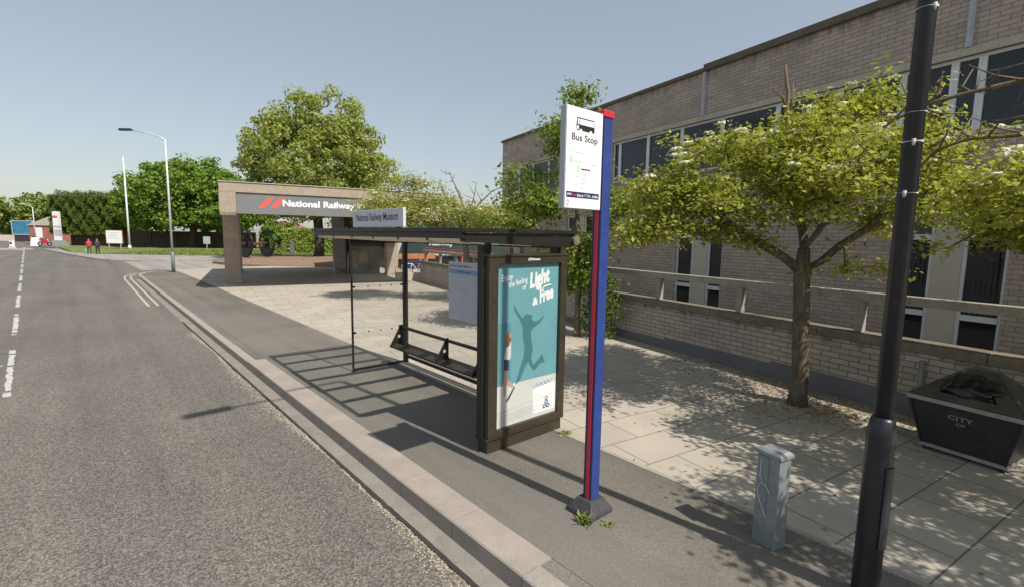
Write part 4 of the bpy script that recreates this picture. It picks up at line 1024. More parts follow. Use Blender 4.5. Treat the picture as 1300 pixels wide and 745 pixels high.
# ------------------------------------------------------------------ street trees
def street_tree(base, trunk, limbs, blobs, ntips, per, leaf, leafmat, r0, seed, label, sig=(0.17,0.17,0.09), petals=0, dead=(), barkm='bark', group=None, cat='tree', first_frac=0.55, tilt=0.5, name='street_tree', rmin=0.005, dead_twigs=3, clump=5, cspread=1.0):
    """base: world point; everything else relative to it"""
    r = np.random.default_rng(seed)
    root = empty(name, base, 0, label, cat, group)
    g = TreeGrow(seed); g.trunk(trunk); nt_ = len(g.P); first = int(nt_*first_frac)
    for lb in limbs:
        A = np.array(g.P); i = int(np.argmin(np.linalg.norm(A-np.array(lb[0]),axis=1)))
        g.trunk([g.P[i]]+[np.array(p) for p in lb[1:]], par=i)
    cl_ = blob_points(blobs, max(8, ntips//clump), r, 0.5); k_ = r.integers(0, len(cl_), ntips)
    tips = cl_[k_] + r.normal(0,1,(ntips,3))*np.array([0.20,0.20,0.075])*cspread
    A = np.array(g.P[first:])
    order = np.argsort(np.min(np.linalg.norm(tips[:,None,:]-A[None],axis=2),axis=1))
    for k in order: g.tip(tips[k], first)
    g.mesh('trunk', M[barkm], root, r0, rmin=rmin, flare=0.35)
    # leaves sit round the tips and along the outer part of each twig
    cs = [tips]
    par = np.array(g.par); P = np.array(g.P)
    tp = np.array(g.tips); p1 = par[tp]; p1 = np.where(p1<0,tp,p1); p2 = par[p1]; p2 = np.where(p2<0,p1,p2)
    cs.append(P[p1][r.random(len(tp))<0.8]); cs.append(P[p2][r.random(len(tp))<0.35])
    C = np.concatenate(cs); C = C[C[:,2] > 0.9*0+0.2]
    spray_leaves('crown', C, per, sig, leaf, M[leafmat], root, r, tilt=tilt)
    if petals:
        k = r.choice(len(tips), petals); up = tips[k] + np.array([0,0,0.09]) + r.normal(0,0.07,(petals,3))
        d = tips[k]-tips.mean(0); keep = d[:,2] > -0.25
        blossoms('blossom', up[keep], root, r, rad=0.09, per=34, size=0.038)
    for di_, (pts, rr) in enumerate(dead):
        ntw = dead_twigs
        g2 = MB(); g2.tube(pts, list(np.linspace(rr, rr*0.35, len(pts))), 6)
        rd = np.random.default_rng(int(abs(pts[0][0]*1000))+seed)
        for k in range(1, len(pts)):
            for _ in range(ntw):
                a = Vector(pts[k-1]).lerp(Vector(pts[k]), rd.random()); d = Vector(rd.normal(0,1,3)); d.z = abs(d.z)*0.8-0.1; d.normalize(); l = rd.uniform(0.15,0.5)
                b = a + d*l*0.5 + Vector(rd.normal(0,0.03,3)); c_ = b + (d+Vector(rd.normal(0,0.5,3))).normalized()*l*0.6
                g2.tube([a,b,c_],[rr*0.4,rr*0.28,rr*0.14],5)
                e = b + Vector(rd.normal(0,1,3)).normalized()*l*0.35; g2.tube([b,e],[rr*0.22,rr*0.1],4)
        g2.build('dead_branch', M['deadwood'], root)
    return root

# big tree beside the waste container (right of the bus stop)
base = (8.15,2.50,0)
trunk = [(0,0,-0.05),(0.02,0.0,0.5),(-0.01,0.03,1.0),(0.02,0.06,1.5),(-0.04,0.08,2.05),(-0.08,0.06,2.4)]
J = (-0.08,0.06,2.35)
limbs = [((-0.06,0.07,2.2),(-0.30,0.26,2.27),(-0.62,0.50,2.48),(-0.95,0.66,2.62),(-1.25,0.95,2.95),(-1.7,1.2,3.1)),
         (J,(-0.12,0.1,2.75),(-0.25,0.2,3.3),(-0.35,0.3,3.9)),
         ((-0.05,0.08,2.12),(0.06,-0.12,2.2),(0.2,-0.32,2.45),(0.28,-0.62,2.7),(0.42,-1.0,3.2),(0.5,-1.3,3.6)),
         (J,(-0.45,-0.25,2.7),(-1.0,-0.6,3.1),(-1.5,-0.9,3.5)),
         (J,(0.35,0.3,2.8),(0.8,0.7,3.4))]
blobs = [(-1.1,0.75,3.2,1.2,1.05,0.75,1.2),(-0.6,0.2,3.75,1.3,1.0,0.55,0.9),(0.35,-0.75,3.85,1.0,1.1,0.65,1.25),(-1.8,1.15,2.85,0.75,0.7,0.42,0.5),
         (0.35,-0.9,3.1,0.9,0.9,0.5,0.6),(-1.4,-0.3,3.3,0.9,0.9,0.5,0.5),(0.6,0.6,3.6,0.9,1.0,0.5,0.35),(0.5,-0.4,4.4,0.55,0.6,0.25,0.2),(0.1,-0.45,2.2,0.15,0.15,0.12,0.04)]
dead = [([(-0.35,0.25,3.5),(-0.42,0.28,4.1),(-0.48,0.31,4.37),(-0.44,0.32,4.62),(-0.50,0.34,4.78),(-0.53,0.35,4.98)],0.045),([(-0.46,0.31,4.39),(-0.60,0.35,4.54),(-0.74,0.43,4.64)],0.02),([(-0.44,0.29,4.2),(-0.55,0.22,4.45),(-0.56,0.22,4.70)],0.022)]
street_tree(base, trunk, limbs, blobs, 700, 31, 0.067, 'leaf_street', 0.118, 31, 'spreading street tree with pale flower heads before the wall, right of the bus stop', petals=260, dead=dead, group='trees along the wall', sig=(0.13,0.13,0.06), dead_twigs=0, tilt=0.55, clump=7, cspread=1.15)
# neighbour, trunk outside the picture, its crown and dead boughs reach in from the right
base = (6.95,-2.75,0)
trunk = [(0,0,-0.05),(0.02,0,0.9),(0.0,0.05,1.7),(0.03,0.1,2.4)]
J = (0.03,0.1,2.4)
limbs = [(J,(0.3,0.7,2.7),(0.7,1.6,3.0),(0.95,2.4,3.25)), (J,(-0.5,0.5,2.8),(-1.2,1.0,3.3)), (J,(0.1,-0.4,2.8),(0.2,-1.0,3.4)), (J,(0.1,0.3,3.1),(0.2,0.6,3.8))]
blobs = [(0.25,3.2,3.0,0.95,0.85,0.5,1.0),(0.7,1.9,3.05,1.0,1.25,0.62,0.7),(-0.6,1.0,3.3,1.5,1.4,0.65,1.0),(-1.5,1.2,3.3,1.2,1.3,0.55,0.7),(0.0,0.0,3.7,1.7,1.5,0.7,0.7),(0.9,2.75,2.95,0.55,0.65,0.42,0.5)]
dead = [([(0.1,0.5,3.2),(0.15,1.9,3.9),(0.15,3.01,4.14),(0.21,3.23,4.13),(0.13,3.57,4.08),(0.08,3.87,4.02),(0.09,4.14,3.91),(0.08,4.3,3.8)],0.034), ([(0.1,0.4,3.0),(0.2,1.8,3.5),(0.26,2.91,3.63),(0.26,3.18,3.61),(0.17,3.53,3.61),(0.19,3.78,3.53),(0.17,3.93,3.33)],0.030), ([(0.15,2.6,4.0),(0.14,3.05,3.95),(0.2,3.24,3.86)],0.014)]
street_tree(base, trunk, limbs, blobs, 640, 31, 0.067, 'leaf_street', 0.12, 47, 'street tree at the right edge with dead bare boughs above the waste container', petals=220, dead=dead, group='trees along the wall', sig=(0.13,0.13,0.06), dead_twigs=2, tilt=0.55, clump=6, cspread=1.2)
# slender loose tree behind the poster panel
base = tuple(bp(10.0,7.35,0))
trunk = [(0,0,-0.05),(0.02,0.02,1.2),(-0.05,0.05,2.5),(-0.02,0.1,3.8),(0.05,0.1,5.2),(0.08,0.12,6.0)]
blobs = [(-0.1,0.1,3.6,1.15,1.15,1.1,1.2),(-0.9,0.75,3.9,0.75,0.75,0.8,0.6),(0.65,-0.5,3.3,0.75,0.75,0.6,0.55),(0.05,0.1,5.0,0.8,0.8,0.8,0.55),(0.1,0.1,5.75,0.38,0.38,0.5,0.22),(-1.0,1.2,3.0,0.6,0.6,0.5,0.3),(-0.2,0.1,2.2,0.7,0.7,0.7,0.5),(-0.05,-0.1,1.3,0.40,0.40,0.6,0.35)]
street_tree(base, trunk, [], blobs, 270, 19, 0.105, 'leaf_slender', 0.075, 53, 'slender loose leaved tree climbing above the shelter roof behind the poster panel', sig=(0.17,0.17,0.14), group='trees along the wall', first_frac=0.12, tilt=0.8)
# ivy shrub at its foot
sr = empty('ivy_shrub', bp(9.65,7.75,0), 0, 'bushy green ivy shrub climbing the low wall beside the poster panel', 'shrub')
r = np.random.default_rng(8); C = np.stack([r.normal(0,0.17,130), r.normal(0,0.17,130), r.uniform(0.05,1.75,130)],1)
spray_leaves('foliage', C, 26, (0.11,0.11,0.09), 0.075, M['leaf_ivy'], sr, r, up=0.3, tilt=0.9)
MB().tube([(0,0,0),(0.03,0,0.8),(0,0.03,1.6)],[0.03,0.022,0.01],6).build('stem', M['barkdark'], sr)
# blossom tree behind the shelter, half of it bare
base = tuple(bp(17.2,7.30,0))
trunk = [(0,0,-0.05),(0.0,0,0.9),(0.03,0,1.8),(-0.03,0.03,2.4)]
J = (-0.03,0.03,2.4)
limbs = [(J,(-0.7,0.5,2.8),(-1.6,1.2,3.3)), (J,(-0.2,0.1,3.1),(-0.4,0.3,3.8)), (J,(0.5,-0.4,2.9),(1.1,-0.9,3.5))]
blobs = [(-1.8,1.45,3.6,1.3,1.25,0.85,1.3),(-0.6,0.5,3.35,1.1,1.1,0.7,0.8),(-1.6,1.2,4.55,0.5,0.5,0.3,0.2),(1.0,-0.9,3.2,1.5,1.2,0.6,1.1),(-2.4,1.95,3.3,0.8,0.8,0.6,0.45)]
dead = [([(-0.05,0.03,2.6),(0.0,0.0,3.4),(-0.25,0.2,4.2),(-0.5,0.4,4.9)],0.045), ([(0,0,3.0),(0.35,-0.3,3.7),(0.75,-0.6,4.2),(1.3,-1.05,4.55)],0.04), ([(0,0,3.2),(0.2,-0.2,3.9),(0.3,-0.25,4.5)],0.03), ([(-0.2,0.1,3.2),(-0.6,0.5,4.0),(-0.8,0.6,4.6)],0.03)]
street_tree(base, trunk, limbs, blobs, 500, 30, 0.082, 'leaf_blossom', 0.12, 61, 'cream flowering tree with bare twiggy top behind the shelter roof', petals=420, dead=dead, group='trees along the wall', sig=(0.2,0.2,0.12), cspread=1.5)

# ------------------------------------------------------------------ entrance canopy
cn = empty('entrance_canopy', bp(29.5,3.8), RZB, 'concrete entrance canopy on brick pillars with a long grey fascia sign bearing two red slashes', 'canopy')
CX = lambda t: t-29.5
CY = lambda n: -(n-3.8)
def cbox(mb, t0,t1,n0,n1,z0,z1): return mb.box(CX(t0),CX(t1),CY(n1),CY(n0),z0,z1)
m = MB(); cbox(m,23.75,35.8,-0.99,8.6,3.92,4.48); m.build('roof_slab', M['aggregate'], cn)
m = MB(); cbox(m,23.3,23.748,-0.99,8.6,4.16,4.57); m.build('fascia_beam', M['aggregate'], cn, bevel=0.015)
m = MB(); m.frustum((CX(23.34),CX(23.742),CY(-0.42),CY(-0.99)),(CX(23.3),CX(23.748),CY(-0.39),CY(-0.99)),3.22,3.34); m.box(CX(23.3),CX(23.748),CY(-0.39),CY(-0.99),3.341,4.158); m.build('end_block', M['aggregate'], cn)
m = MB(); m.box(CX(23.3),CX(23.748),CY(8.6),CY(8.0),3.22,4.158); m.build('end_block', M['aggregate'], cn)
m = MB(); cbox(m,23.26,35.84,-1.03,8.64,4.572,4.60); m.build('flashing', M['lintel'], cn)
m = MB(); cbox(m,35.3,35.8,-0.99,8.6,4.482,4.57); m.build('rear_upstand', M['aggregate'], cn)
for (t,n) in ((27.7,-0.76),(30.3,7.87),(35.0,-0.76)):
    m = MB(); cbox(m,t-0.05,t+0.62,n-0.32,n+0.36,0.0,3.918); m.build('pillar', M['pierbrick'], cn)
    m = MB(); cbox(m,t-0.09,t+0.66,n-0.36,n+0.40,0.0,0.16); m.build('pillar_base', M['rail'], cn)
m = MB(); cbox(m,23.36,23.44,-0.385,7.995,3.30,4.155); sg = m.build('fascia_sign', M['signgrey'], cn)
YS = -0.0
sx = CX(23.357)
def SG(n, z): return (sx, CY(n), z)
lettering('National Railway Museum', 4.62, 0.36, M['white'], sg, SG(1.36,3.58), (0,-1,0), (0,0,1), bold=0.035)
for n0 in (0.42, 0.86):
    m = MB(); m.add([SG(n0,3.56),SG(n0+0.24,3.56),SG(n0+0.62,3.99),SG(n0+0.38,3.99)],[(0,1,2,3)]); m.build('slash', M['coral'], sg)
# bulkhead under the slab
m = MB(); cbox(m,31.9,33.5,5.3,6.3,2.55,3.918); m.build('bulkhead', M['brownpanel'], cn)

# glazed entrance lobby below the canopy
lb = empty('entrance_lobby', bp(34,6.5), RZB, 'dark glazed entrance lobby with sliding doors under the canopy', 'entrance')
q = lambda t0,t1,n0,n1,z0,z1: MB().box(t0-34,t1-34,-(n1-6.5),-(n0-6.5),z0,z1)
q(32.2,38,5.45,7.45,0,3.9).build('interior', M['brownpanel'], lb)
q(32.1,32.19,5.5,6.85,0.02,2.5).build('door_glass', M['darkglass'], lb)
for n in (5.42, 6.15, 6.84): q(32.03,32.095,n-0.05,n+0.05,0.0,2.6).build('door_frame', M['black_metal'], lb)
q(32.03,32.195,5.37,6.9,2.605,2.75).build('door_header', M['black_metal'], lb)
q(32.05,32.195,6.9,7.5,0.0,3.9).build('side_panel', M['brownpanel'], lb)
fs = q(32.06,32.085,5.5,6.78,0.72,1.45).build('green_reflection', M['leaf_ivy'] if False else M['grassbase'], lb)  # green reflection in the door glass, painted as an opaque strip
for n0 in (6.10,6.30):
    m = MB(); p = lambda n,z: (32.058-34, -(n-6.5), z); m.add([p(n0,0.85),p(n0+0.10,0.85),p(n0+0.32,1.28),p(n0+0.22,1.28)],[(0,1,2,3)]); m.build('slash', M['coral'], fs)
gp = empty('glass_screen', bp(31.6,5.0), RZB, 'low clear glass screen on two thin posts left of the lobby doors', 'glass screen')
MB().box(-0.01,0.01,-0.4,0.4,0.15,1.2).build('pane', M['posterglass'], gp)
for y in (-0.42,0.42): MB().box(-0.02,0.02,y-0.02,y+0.02,0,1.25).build('post', M['steel'], gp)

# museum building behind the wall: dark fascia with tall letters
mb_ = empty('museum_building', bp(36,13.5), RZB, 'low dark glazed museum building with tall white letters on its fascia behind the shelter', 'building')
q = lambda t0,t1,n0,n1,z0,z1: MB().box(t0-36,t1-36,-(n1-13.5),-(n0-13.5),z0,z1)
q(38.3,50,8.0,24,0,4.3).build('wall', M['stone'], mb_)
q(36.2,50.2,9.6,24.2,0.9,4.4).build('fascia', M['darkgreen'], mb_)
q(36.15,50.3,9.55,24.3,4.402,4.5).build('roof_edge', M['roofcoping'], mb_)
q(38.2,38.29,8.4,22,0.05,2.04).build('glazing', M['darkglass'], mb_)
for n in np.arange(8.4,22.1,1.7): q(38.12,38.195,n-0.04,n+0.04,0.0,2.04).build('mullion', M['white_frame'], mb_)
p = lambda n,z: (36.19-36, -(n-13.5), z)
lettering('National', 2.2, 0.52, M['boardsilver'], mb_, p(12.3,2.32), (0,-1,0), (0,0,1), bold=0.03)
lettering('Railway', 2.0, 0.56, M['boardsilver'], mb_, p(12.3,1.62), (0,-1,0), (0,0,1), bold=0.03)
lettering('Museum', 2.1, 0.50, M['boardsilver'], mb_, p(12.3,0.98), (0,-1,0), (0,0,1), bold=0.03)
m = MB(); m.bar((35.6-36,-(9.4-13.5),1.0),(35.9-36,-(10.6-13.5),3.9),0.12,0.42); m.build('strut', M['palegreen'], mb_)
q(35.7,35.75,9.0,12.6,0.75,1.15).build('banner', M['orange'], mb_)
q(35.76,35.80,10.0,11.9,0.0,1.19).build('panel', M['navy'], mb_)
# red ramp rail
rr = empty('ramp_rail', bp(24,9.3), RZB, 'red painted ramp handrail running behind the low brick wall', 'handrail')
MB().box(-5,4.5,-0.05,0.05,1.68,1.80).build('rail', M['redrail'], rr)
for x in (-4.6,-1.6,1.4,4.2): MB().box(x-0.05,x+0.05,-0.04,0.04,0,1.678).build('post', M['redrail'], rr)

# two parked bicycles by the lobby
def bicycle(loc, rz, label):
    b = empty('bicycle', loc, rz, label, 'bicycle', 'bicycles by the lobby')
    for x in (-0.52,0.52):
        w = MB(); w.tube([(x+0.33*math.cos(a),0,0.34+0.33*math.sin(a)) for a in [2*math.pi*k/20 for k in range(21)]],0.018,5,cap=False)
        for k in range(8): w.tube([(x,0,0.34),(x+0.32*math.cos(k*math.pi/4),0,0.34+0.32*math.sin(k*math.pi/4))],0.004,4)
        w.build('wheel', M['tyre'], b)
    f = MB()
    for a,c in (((-0.52,0,0.34),(-0.05,0,0.30)),((-0.05,0,0.30),(-0.2,0,0.85)),((-0.52,0,0.34),(-0.18,0,0.75)),((-0.18,0,0.75),(0.36,0,0.78)),((-0.05,0,0.30),(0.36,0,0.72)),((0.52,0,0.34),(0.34,0,0.95))): f.tube([a,c],0.022,6)
    f.build('frame', M['signwhite'], b)
    MB().tube([(0.30,-0.26,0.98),(0.34,0,0.96),(0.30,0.26,0.98)],0.016,6).build('handlebar', M['steel'], b)
    MB().box(-0.33,-0.08,-0.06,0.06,0.85,0.90).build('saddle', M['ink'], b)
    return b
bicycle(tuple(bp(29.6,8.75)), RZB+R(70), 'white framed bicycle parked nearest the canopy pillar')
bicycle(tuple(bp(29.9,9.9)), RZB+R(58), 'white framed bicycle parked beside the pale concrete block')

# ------------------------------------------------------------------ beyond the canopy: raised bed, wheels, hedge, tree
bed = MB()
ring = [(-12.6,37.3),(-17,37.2),(-21.8,38.2),(-25.4,41),(-27.5,45),(-25.5,49.5),(-17,51),(-13.5,45)]
o_ = [at(a,b) for a,b in ring]; cxy = sum((Vector(p) for p in o_), Vector())/len(o_)
inn = [cxy + (p-cxy)*0.72 for p in o_]
k = len(o_)
bed.add([(p.x,p.y,-0.13) for p in o_]+[(p.x,p.y,0.06) for p in o_]+[(p.x,p.y,0.42) for p in inn], [(i,(i+1)%k,k+(i+1)%k,k+i) for i in range(k)]+[(k+i,k+(i+1)%k,2*k+(i+1)%k,2*k+i) for i in range(k)]+[tuple(range(2*k,3*k))])
structure(bed, 'planting_bed', M['soil'])

ax = Vector((0.961,0.275,0)).normalized()
wc = at(-22.15,42,0.42)
ws = empty('locomotive_wheelset', wc, math.atan2(ax.y,ax.x), 'pair of tall black spoked locomotive wheels on one axle standing on the raised bed', 'wheels')
Rw = 1.18
for x in (-0.95, 0.95):
    w = MB()
    ring_ = [2*math.pi*k/40 for k in range(41)]
    for rad, tb in ((Rw-0.07,0.075),):
        w.tube([(x,rad*math.cos(a),Rw+rad*math.sin(a)) for a in ring_], tb, 8, cap=False)
    wo = w.build('wheel', M['lochub'], ws)
    s_ = MB()
    for k in range(18):
        a = 2*math.pi*k/18; s_.tube([(x,0.16*math.cos(a),Rw+0.16*math.sin(a)),(x,1.06*math.cos(a),Rw+1.06*math.sin(a))],[0.045,0.03],6)
    s_.build('spokes', M['lochub'], wo)
    h_ = MB(); h_.tube([(x-0.12,0,Rw),(x+0.12,0,Rw)],0.2,16); h_.build('hub', M['lochub'], wo)
    c_ = MB(); arc = [R(200+10*k) for k in range(15)]
    c_.add([(x-0.06,1.05*math.cos(a),Rw+1.05*math.sin(a)) for a in arc]+[(x+0.06,1.05*math.cos(a),Rw+1.05*math.sin(a)) for a in arc],[tuple(range(15)),tuple(range(29,14,-1))]+[(i,(i+1)%15,15+(i+1)%15,15+i) for i in range(15)]); c_.build('counterweight', M['lochub'], wo)
MB().tube([(-1.15,0,Rw),(1.15,0,Rw)],0.11,14).build('axle', M['locrust'], ws)
m = MB(); m.box(-0.95,-0.4,-0.9,0.9,Rw-0.12,Rw+0.1); m.build('frame_bar', M['locrust'], ws)
for x in (-0.95,0.95): MB().box(x-0.1,x+0.1,-0.5,0.5,-0.03,0.02).build('rail_block', M['locrust'], ws)

br = empty('barrier', at(-22.6,49.5,0.0), math.atan2(RT.y,RT.x), 'red and white striped barrier pole reaching a white post beside the hedge', 'barrier')
for k in range(5): MB().box(-2.2+k*0.44,-2.2+(k+1)*0.44-0.002,-0.05,0.05,1.15,1.25).build('stripe', M['red'] if k%2==0 else M['white'], br)
MB().box(0.0,0.3,-0.15,0.15,0,1.75).build('post', M['signwhite'], br, bevel=0.02)

def hedge(name, loc, rz, lx, ly, h, n, label, cat, mat='leaf_hedge', size=0.28, seed=1, group=None, lump=0.25):
    root = empty(name, loc, rz, label, cat, group)
    r = np.random.default_rng(seed)
    P = np.stack([r.uniform(-lx/2,lx/2,n), r.uniform(-ly/2,ly/2,n), r.uniform(0,h,n)],1)
    f = r.integers(0,4,n)
    P[f==0,1] = -ly/2; P[f==1,2] = h; P[f==2,0] = np.where(r.random((f==2).sum())<0.5,-lx/2,lx/2); P[f==3,1] = -ly/2
    dn = np.zeros((n,3)); dn[f==0,1] = -1; dn[f==3,1] = -1; dn[f==1,2] = 1; dn[f==2,0] = np.sign(P[f==2,0])
    ph = r.uniform(0,6,6)
    off = lump*(np.sin(P[:,0]*2.1+ph[0])*np.sin(P[:,2]*2.6+ph[1]) + 0.7*np.sin(P[:,0]*5.3+ph[2]+P[:,2]*3)*np.cos(P[:,2]*4.1+ph[3]))
    P = P + dn*off[:,None] + r.normal(0,0.08,(n,3)); P[:,2] = np.maximum(P[:,2],0.02)
    nm = unit(dn + r.normal(0,0.6,(n,3)) + np.array([0,0,0.35]))
    V, F = leaf_faces(P, nm, size, r, 0.75); fast_mesh('foliage', V, F, M[mat], root)
    MB().box(-lx/2+0.3,lx/2-0.3,-ly/2+0.3,ly/2-0.3,0,h-0.35).build('branches', M['barkdark'], root)
    return root
RZC = math.atan2(RT.y,RT.x)
hedge('hedge', at(-25.8,64,0), RZC, 8.0, 2.0, 3.0, 18000, 'clipped green hedge behind the tree trunk seen under the canopy', 'hedge', seed=4, size=0.2, lump=0.1)
hedge('hedge', at(-33.6,70,0), RZC, 4, 2.0, 3.4, 5000, 'dark ragged hedge far behind the locomotive wheels', 'hedge', 'leaf_deep', seed=5, lump=0.4)
ho_ = empty('stone_house', at(-22.2,68,0), RZC, 'pale stone house seen between the hedge and the lobby doors', 'house')
MB().box(-3.0,4,0,6,0,4.2).build('wall', M['stone'], ho_)
MB().box(-3.2,4.2,-0.2,6.2,4.202,4.4).build('roof', M['roofcoping'], ho_)
MB().box(-1.0,1.5,-0.06,-0.002,0.2,1.7).build('garage_door', M['signwhite'], ho_)
MB().box(-0.3,0.8,-0.05,-0.002,2.5,3.2).build('window', M['pane'], ho_)
h2 = empty('brick_house', at(-38.0,78,0), RZC, 'orange brick house corner with white gable behind the locomotive wheels', 'house')
MB().box(-1.2,3,0,5,0,3.3).build('wall', M['orange'], h2)
m = MB(); m.extrude_xz([(-1.5,3.302),(3.3,3.302),(0.9,4.4)],-0.2,5.2); m.build('roof', M['rooftile'], h2)

def big_tree(base, trunk, blobs, ncl, rc, per, leaf, mat, seed, label, r0=0.35, name='tree', shell=0.72, squash=0.8, nlimb=40, group=None, aspect=0.7, cat='tree', tb='barkdark'):
    root = empty(name, base, 0, label, cat, group)
    o, cc = far_crown('crown', blobs, ncl, rc, per, leaf, M[mat], root, seed, shell, squash, aspect)
    g = TreeGrow(seed); g.trunk(trunk, 0.6); first = int(len(g.P)*0.5)
    r = np.random.default_rng(seed)
    for p in cc[r.choice(len(cc), min(nlimb,len(cc)), replace=False)]: g.tip(p, first, step=0.9, wob=0.15)
    g.mesh('trunk', M[tb], root, r0, rmin=0.03, flare=0.3)
    return root
# lime tree behind the canopy
big_tree(at(-18.55,46.5,0.3), [(0,0,-0.1),(0.1,0,1.5),(0,0,3.5),(0.1,0.1,6),(0,0,11)],
    [(0,0,8.3,6.2,6.2,4.6,2.2),(0.6,-0.4,12.2,3.6,3.6,2.9,0.9),(-3.0,2.6,9.5,3.2,3.2,3.2,0.5),(3.0,-2.6,8.3,3.4,3.4,3.2,0.5),(0,0,4.6,5.0,5.0,1.3,0.6),(-2.0,1.8,11.6,2.6,2.6,2.2,0.35),(2.6,-2.2,11.0,2.2,2.2,2.0,0.3)],
    560, 0.85, 100, 0.26, 'leaf_lime', 71, 'tall rounded yellow green tree rising behind the entrance canopy', r0=0.42, nlimb=160)
# broad tree left of the canopy
big_tree(at(-51.3,78,0.0), [(0,0,-0.1),(0.2,0,2.5),(0,0,5),(0.3,0,9)],
    [(0,0,8.2,9.0,7.0,4.6,2.0),(-4.2,3.6,6.8,5.0,5,3.6,0.9),(5.6,-4.9,6.8,5.4,5,4.0,0.9),(0.6,-0.4,10.9,5.4,5,2.8,0.7),(0.0,-0.5,4.4,8.0,6,1.6,0.5)],
    700, 1.15, 75, 0.42, 'leaf_deep', 72, 'broad rounded dark green tree on the grass verge left of the canopy', r0=0.5, nlimb=60)
# dark blocky conifer
root = empty('conifer', at(-69.4,82,0.0), RZC, 'dark square topped conifer left of the broad green tree', 'tree')
r = np.random.default_rng(73); n = 60000
P = np.stack([r.uniform(-5.4,5.4,n), r.uniform(-3.2,3.2,n), r.uniform(1.8,8.1,n)],1); f = r.integers(0,4,n)
P[(f==0)|(f==3),1] = -3.2; P[f==1,2] = 8.1; P[f==2,0] = np.where(r.random((f==2).sum())<0.5,-5.4,5.4)
dn = np.zeros((n,3)); dn[(f==0)|(f==3),1] = -1; dn[f==1,2] = 1; dn[f==2,0] = np.sign(P[f==2,0])
off = 0.45*(np.sin(P[:,0]*2.3+P[:,2]*0.9)*np.cos(P[:,2]*1.1+1)+0.8*np.sin(P[:,0]*4.7+2)*np.sin(P[:,2]*3.1+P[:,0])) + r.uniform(-0.5,0.25,n)
P += dn*off[:,None]; P[:,0] *= 1-0.04*(P[:,2]-1.6)/7*0; nm = unit(dn*0.6+r.normal(0,0.5,(n,3))+np.array([0,0,0.3]))
V, F = leaf_faces(P, nm, 0.26, r, 0.35); fast_mesh('crown', V, F, M['leaf_conifer'], root)
MB().box(-4.6,4.6,-2.4,2.4,2.0,7.7).build('branches', M['barkdark'], root)
for x in (-3.2,0.2,3.1): MB().tube([(x,0,-0.1),(x,0,2.4)],[0.3,0.22],8).build('trunk', M['barkdark'], root)
# pale trees far along the road
big_tree(at(-110.0,112,0.0), [(0,0,-0.1),(0,0,3),(0,0,7)],
    [(0,0,6.2,5.8,5,3.6,1.6),(-4.2,3.5,5.0,4.0,4,2.9,0.8),(3.8,-3.2,6.6,4.4,4,3.6,0.9)], 260, 1.3, 42, 0.65, 'leaf_pale', 74, 'pale rounded tree at the far end of the road behind the billboard', r0=0.4)
big_tree(at(-119.0,116,0.0), [(0,0,-0.1),(0,0,2),(0,0,3.5)], [(0,0,3.2,2.2,2,2.2,1)], 60, 0.9, 40, 0.55, 'leaf_deep', 75, 'small dark bush tree at the far left end of the road', r0=0.2)
big_tree(at(-93.0,98,0.0), [(0,0,-0.1),(0,0,1.2),(0,0,2)], [(0,0,2.5,1.2,1.2,1.3,1)], 40, 0.6, 40, 0.4, 'leaf_hedge', 76, 'small bright bush in front of the far red brick house', r0=0.12)

# wall behind the verge
bw = empty('boundary_wall', at(-59,80.5,0), RZC, 'long dark brown brick boundary wall under the trees behind the grass verge', 'wall')
m = MB(); m.box(-14,16.5,-0.12,0.12,-0.1,2.5); m.build('wall', M['brownwall'], bw)
m = MB(); m.box(-14.05,16.55,-0.17,0.17,2.502,2.6); m.build('coping', M['roofcoping'], bw)
for k in range(8): MB().box(-13.9+k*4.3,-13.5+k*4.3,-0.22,-0.122,-0.1,2.5).build('pier', M['brownwall'], bw)

# ------------------------------------------------------------------ verge furniture
nbd = empty('notice_board', at(-54.0,66,0.03), RZC, 'large blank white notice board on two legs standing on the verge', 'notice board')
m = MB(); m.box(-1.12,1.12,-0.05,0.05,0.75,2.55); nf = m.build('frame', M['orange'], nbd)
MB().box(-1.06,1.06,-0.062,-0.052,0.81,2.49).build('panel', M['signwhite'], nbd)
m = MB(); r = np.random.default_rng(3)
for z in (2.2,2.0,1.8,1.6,1.4): m.box(-0.8,0.8-r.uniform(0,0.6),-0.0645,-0.0625,z,z+0.05)
m.build('small_print', M['greyink'], nbd)
for x in (-0.8,0.8): MB().box(x-0.06,x+0.06,-0.04,0.04,0,0.748).build('leg', M['rail'], nbd)
fpw = empty('flagpole', at(-52.8,67.0,0.03), 0, 'bare white flagpole standing beside the notice board on the verge', 'flagpole')
MB().tube([(0,0,0),(0,0,6),(0,0,12.4)],[0.14,0.11,0.06],14).build('pole', M['polewhite'], fpw)
MB().tube([(0,0,12.4),(0,0,12.5)],[0.10,0.10],10).build('finial', M['polewhite'], fpw)
MB().tube([(0,0,0),(0,0,0.5)],[0.18,0.18],14).build('base', M['polewhite'], fpw)

def street_lamp(base, h, arm, col, label, rz=0.0, head='column_black', d=0.09, mat='steel', door=True):
    s = empty('street_lamp', base, rz, label, 'street lamp', 'grey street lamps')
    m = MB(); m.tube([(0,0,0),(0,0,1.2),(0,0,1.25)],[d*1.1,d*1.1,d*0.8],14); m.build('base', M['galv'], s)
    m = MB(); m.tube([(0,0,1.2),(0,0,h*0.6),(0,0,h)],[d*0.75,d*0.62,d*0.5],14); m.build('shaft', M[mat], s)
    m = MB(); m.tube([(0,0,h-0.05),(-arm*0.15,0,h+0.12),(-arm*0.5,0,h+0.35),(-arm,0,h+0.5)],[d*0.5,d*0.4,d*0.32,d*0.3],10); m.build('arm', M[mat], s)
    m = MB(); m.frustum((-arm-0.75,-arm+0.05,-0.12,0.12),(-arm-0.70,-arm,-0.09,0.09),h+0.47,h+0.60); m.build('lamp_head', M[head], s, bevel=0.02)
    return s
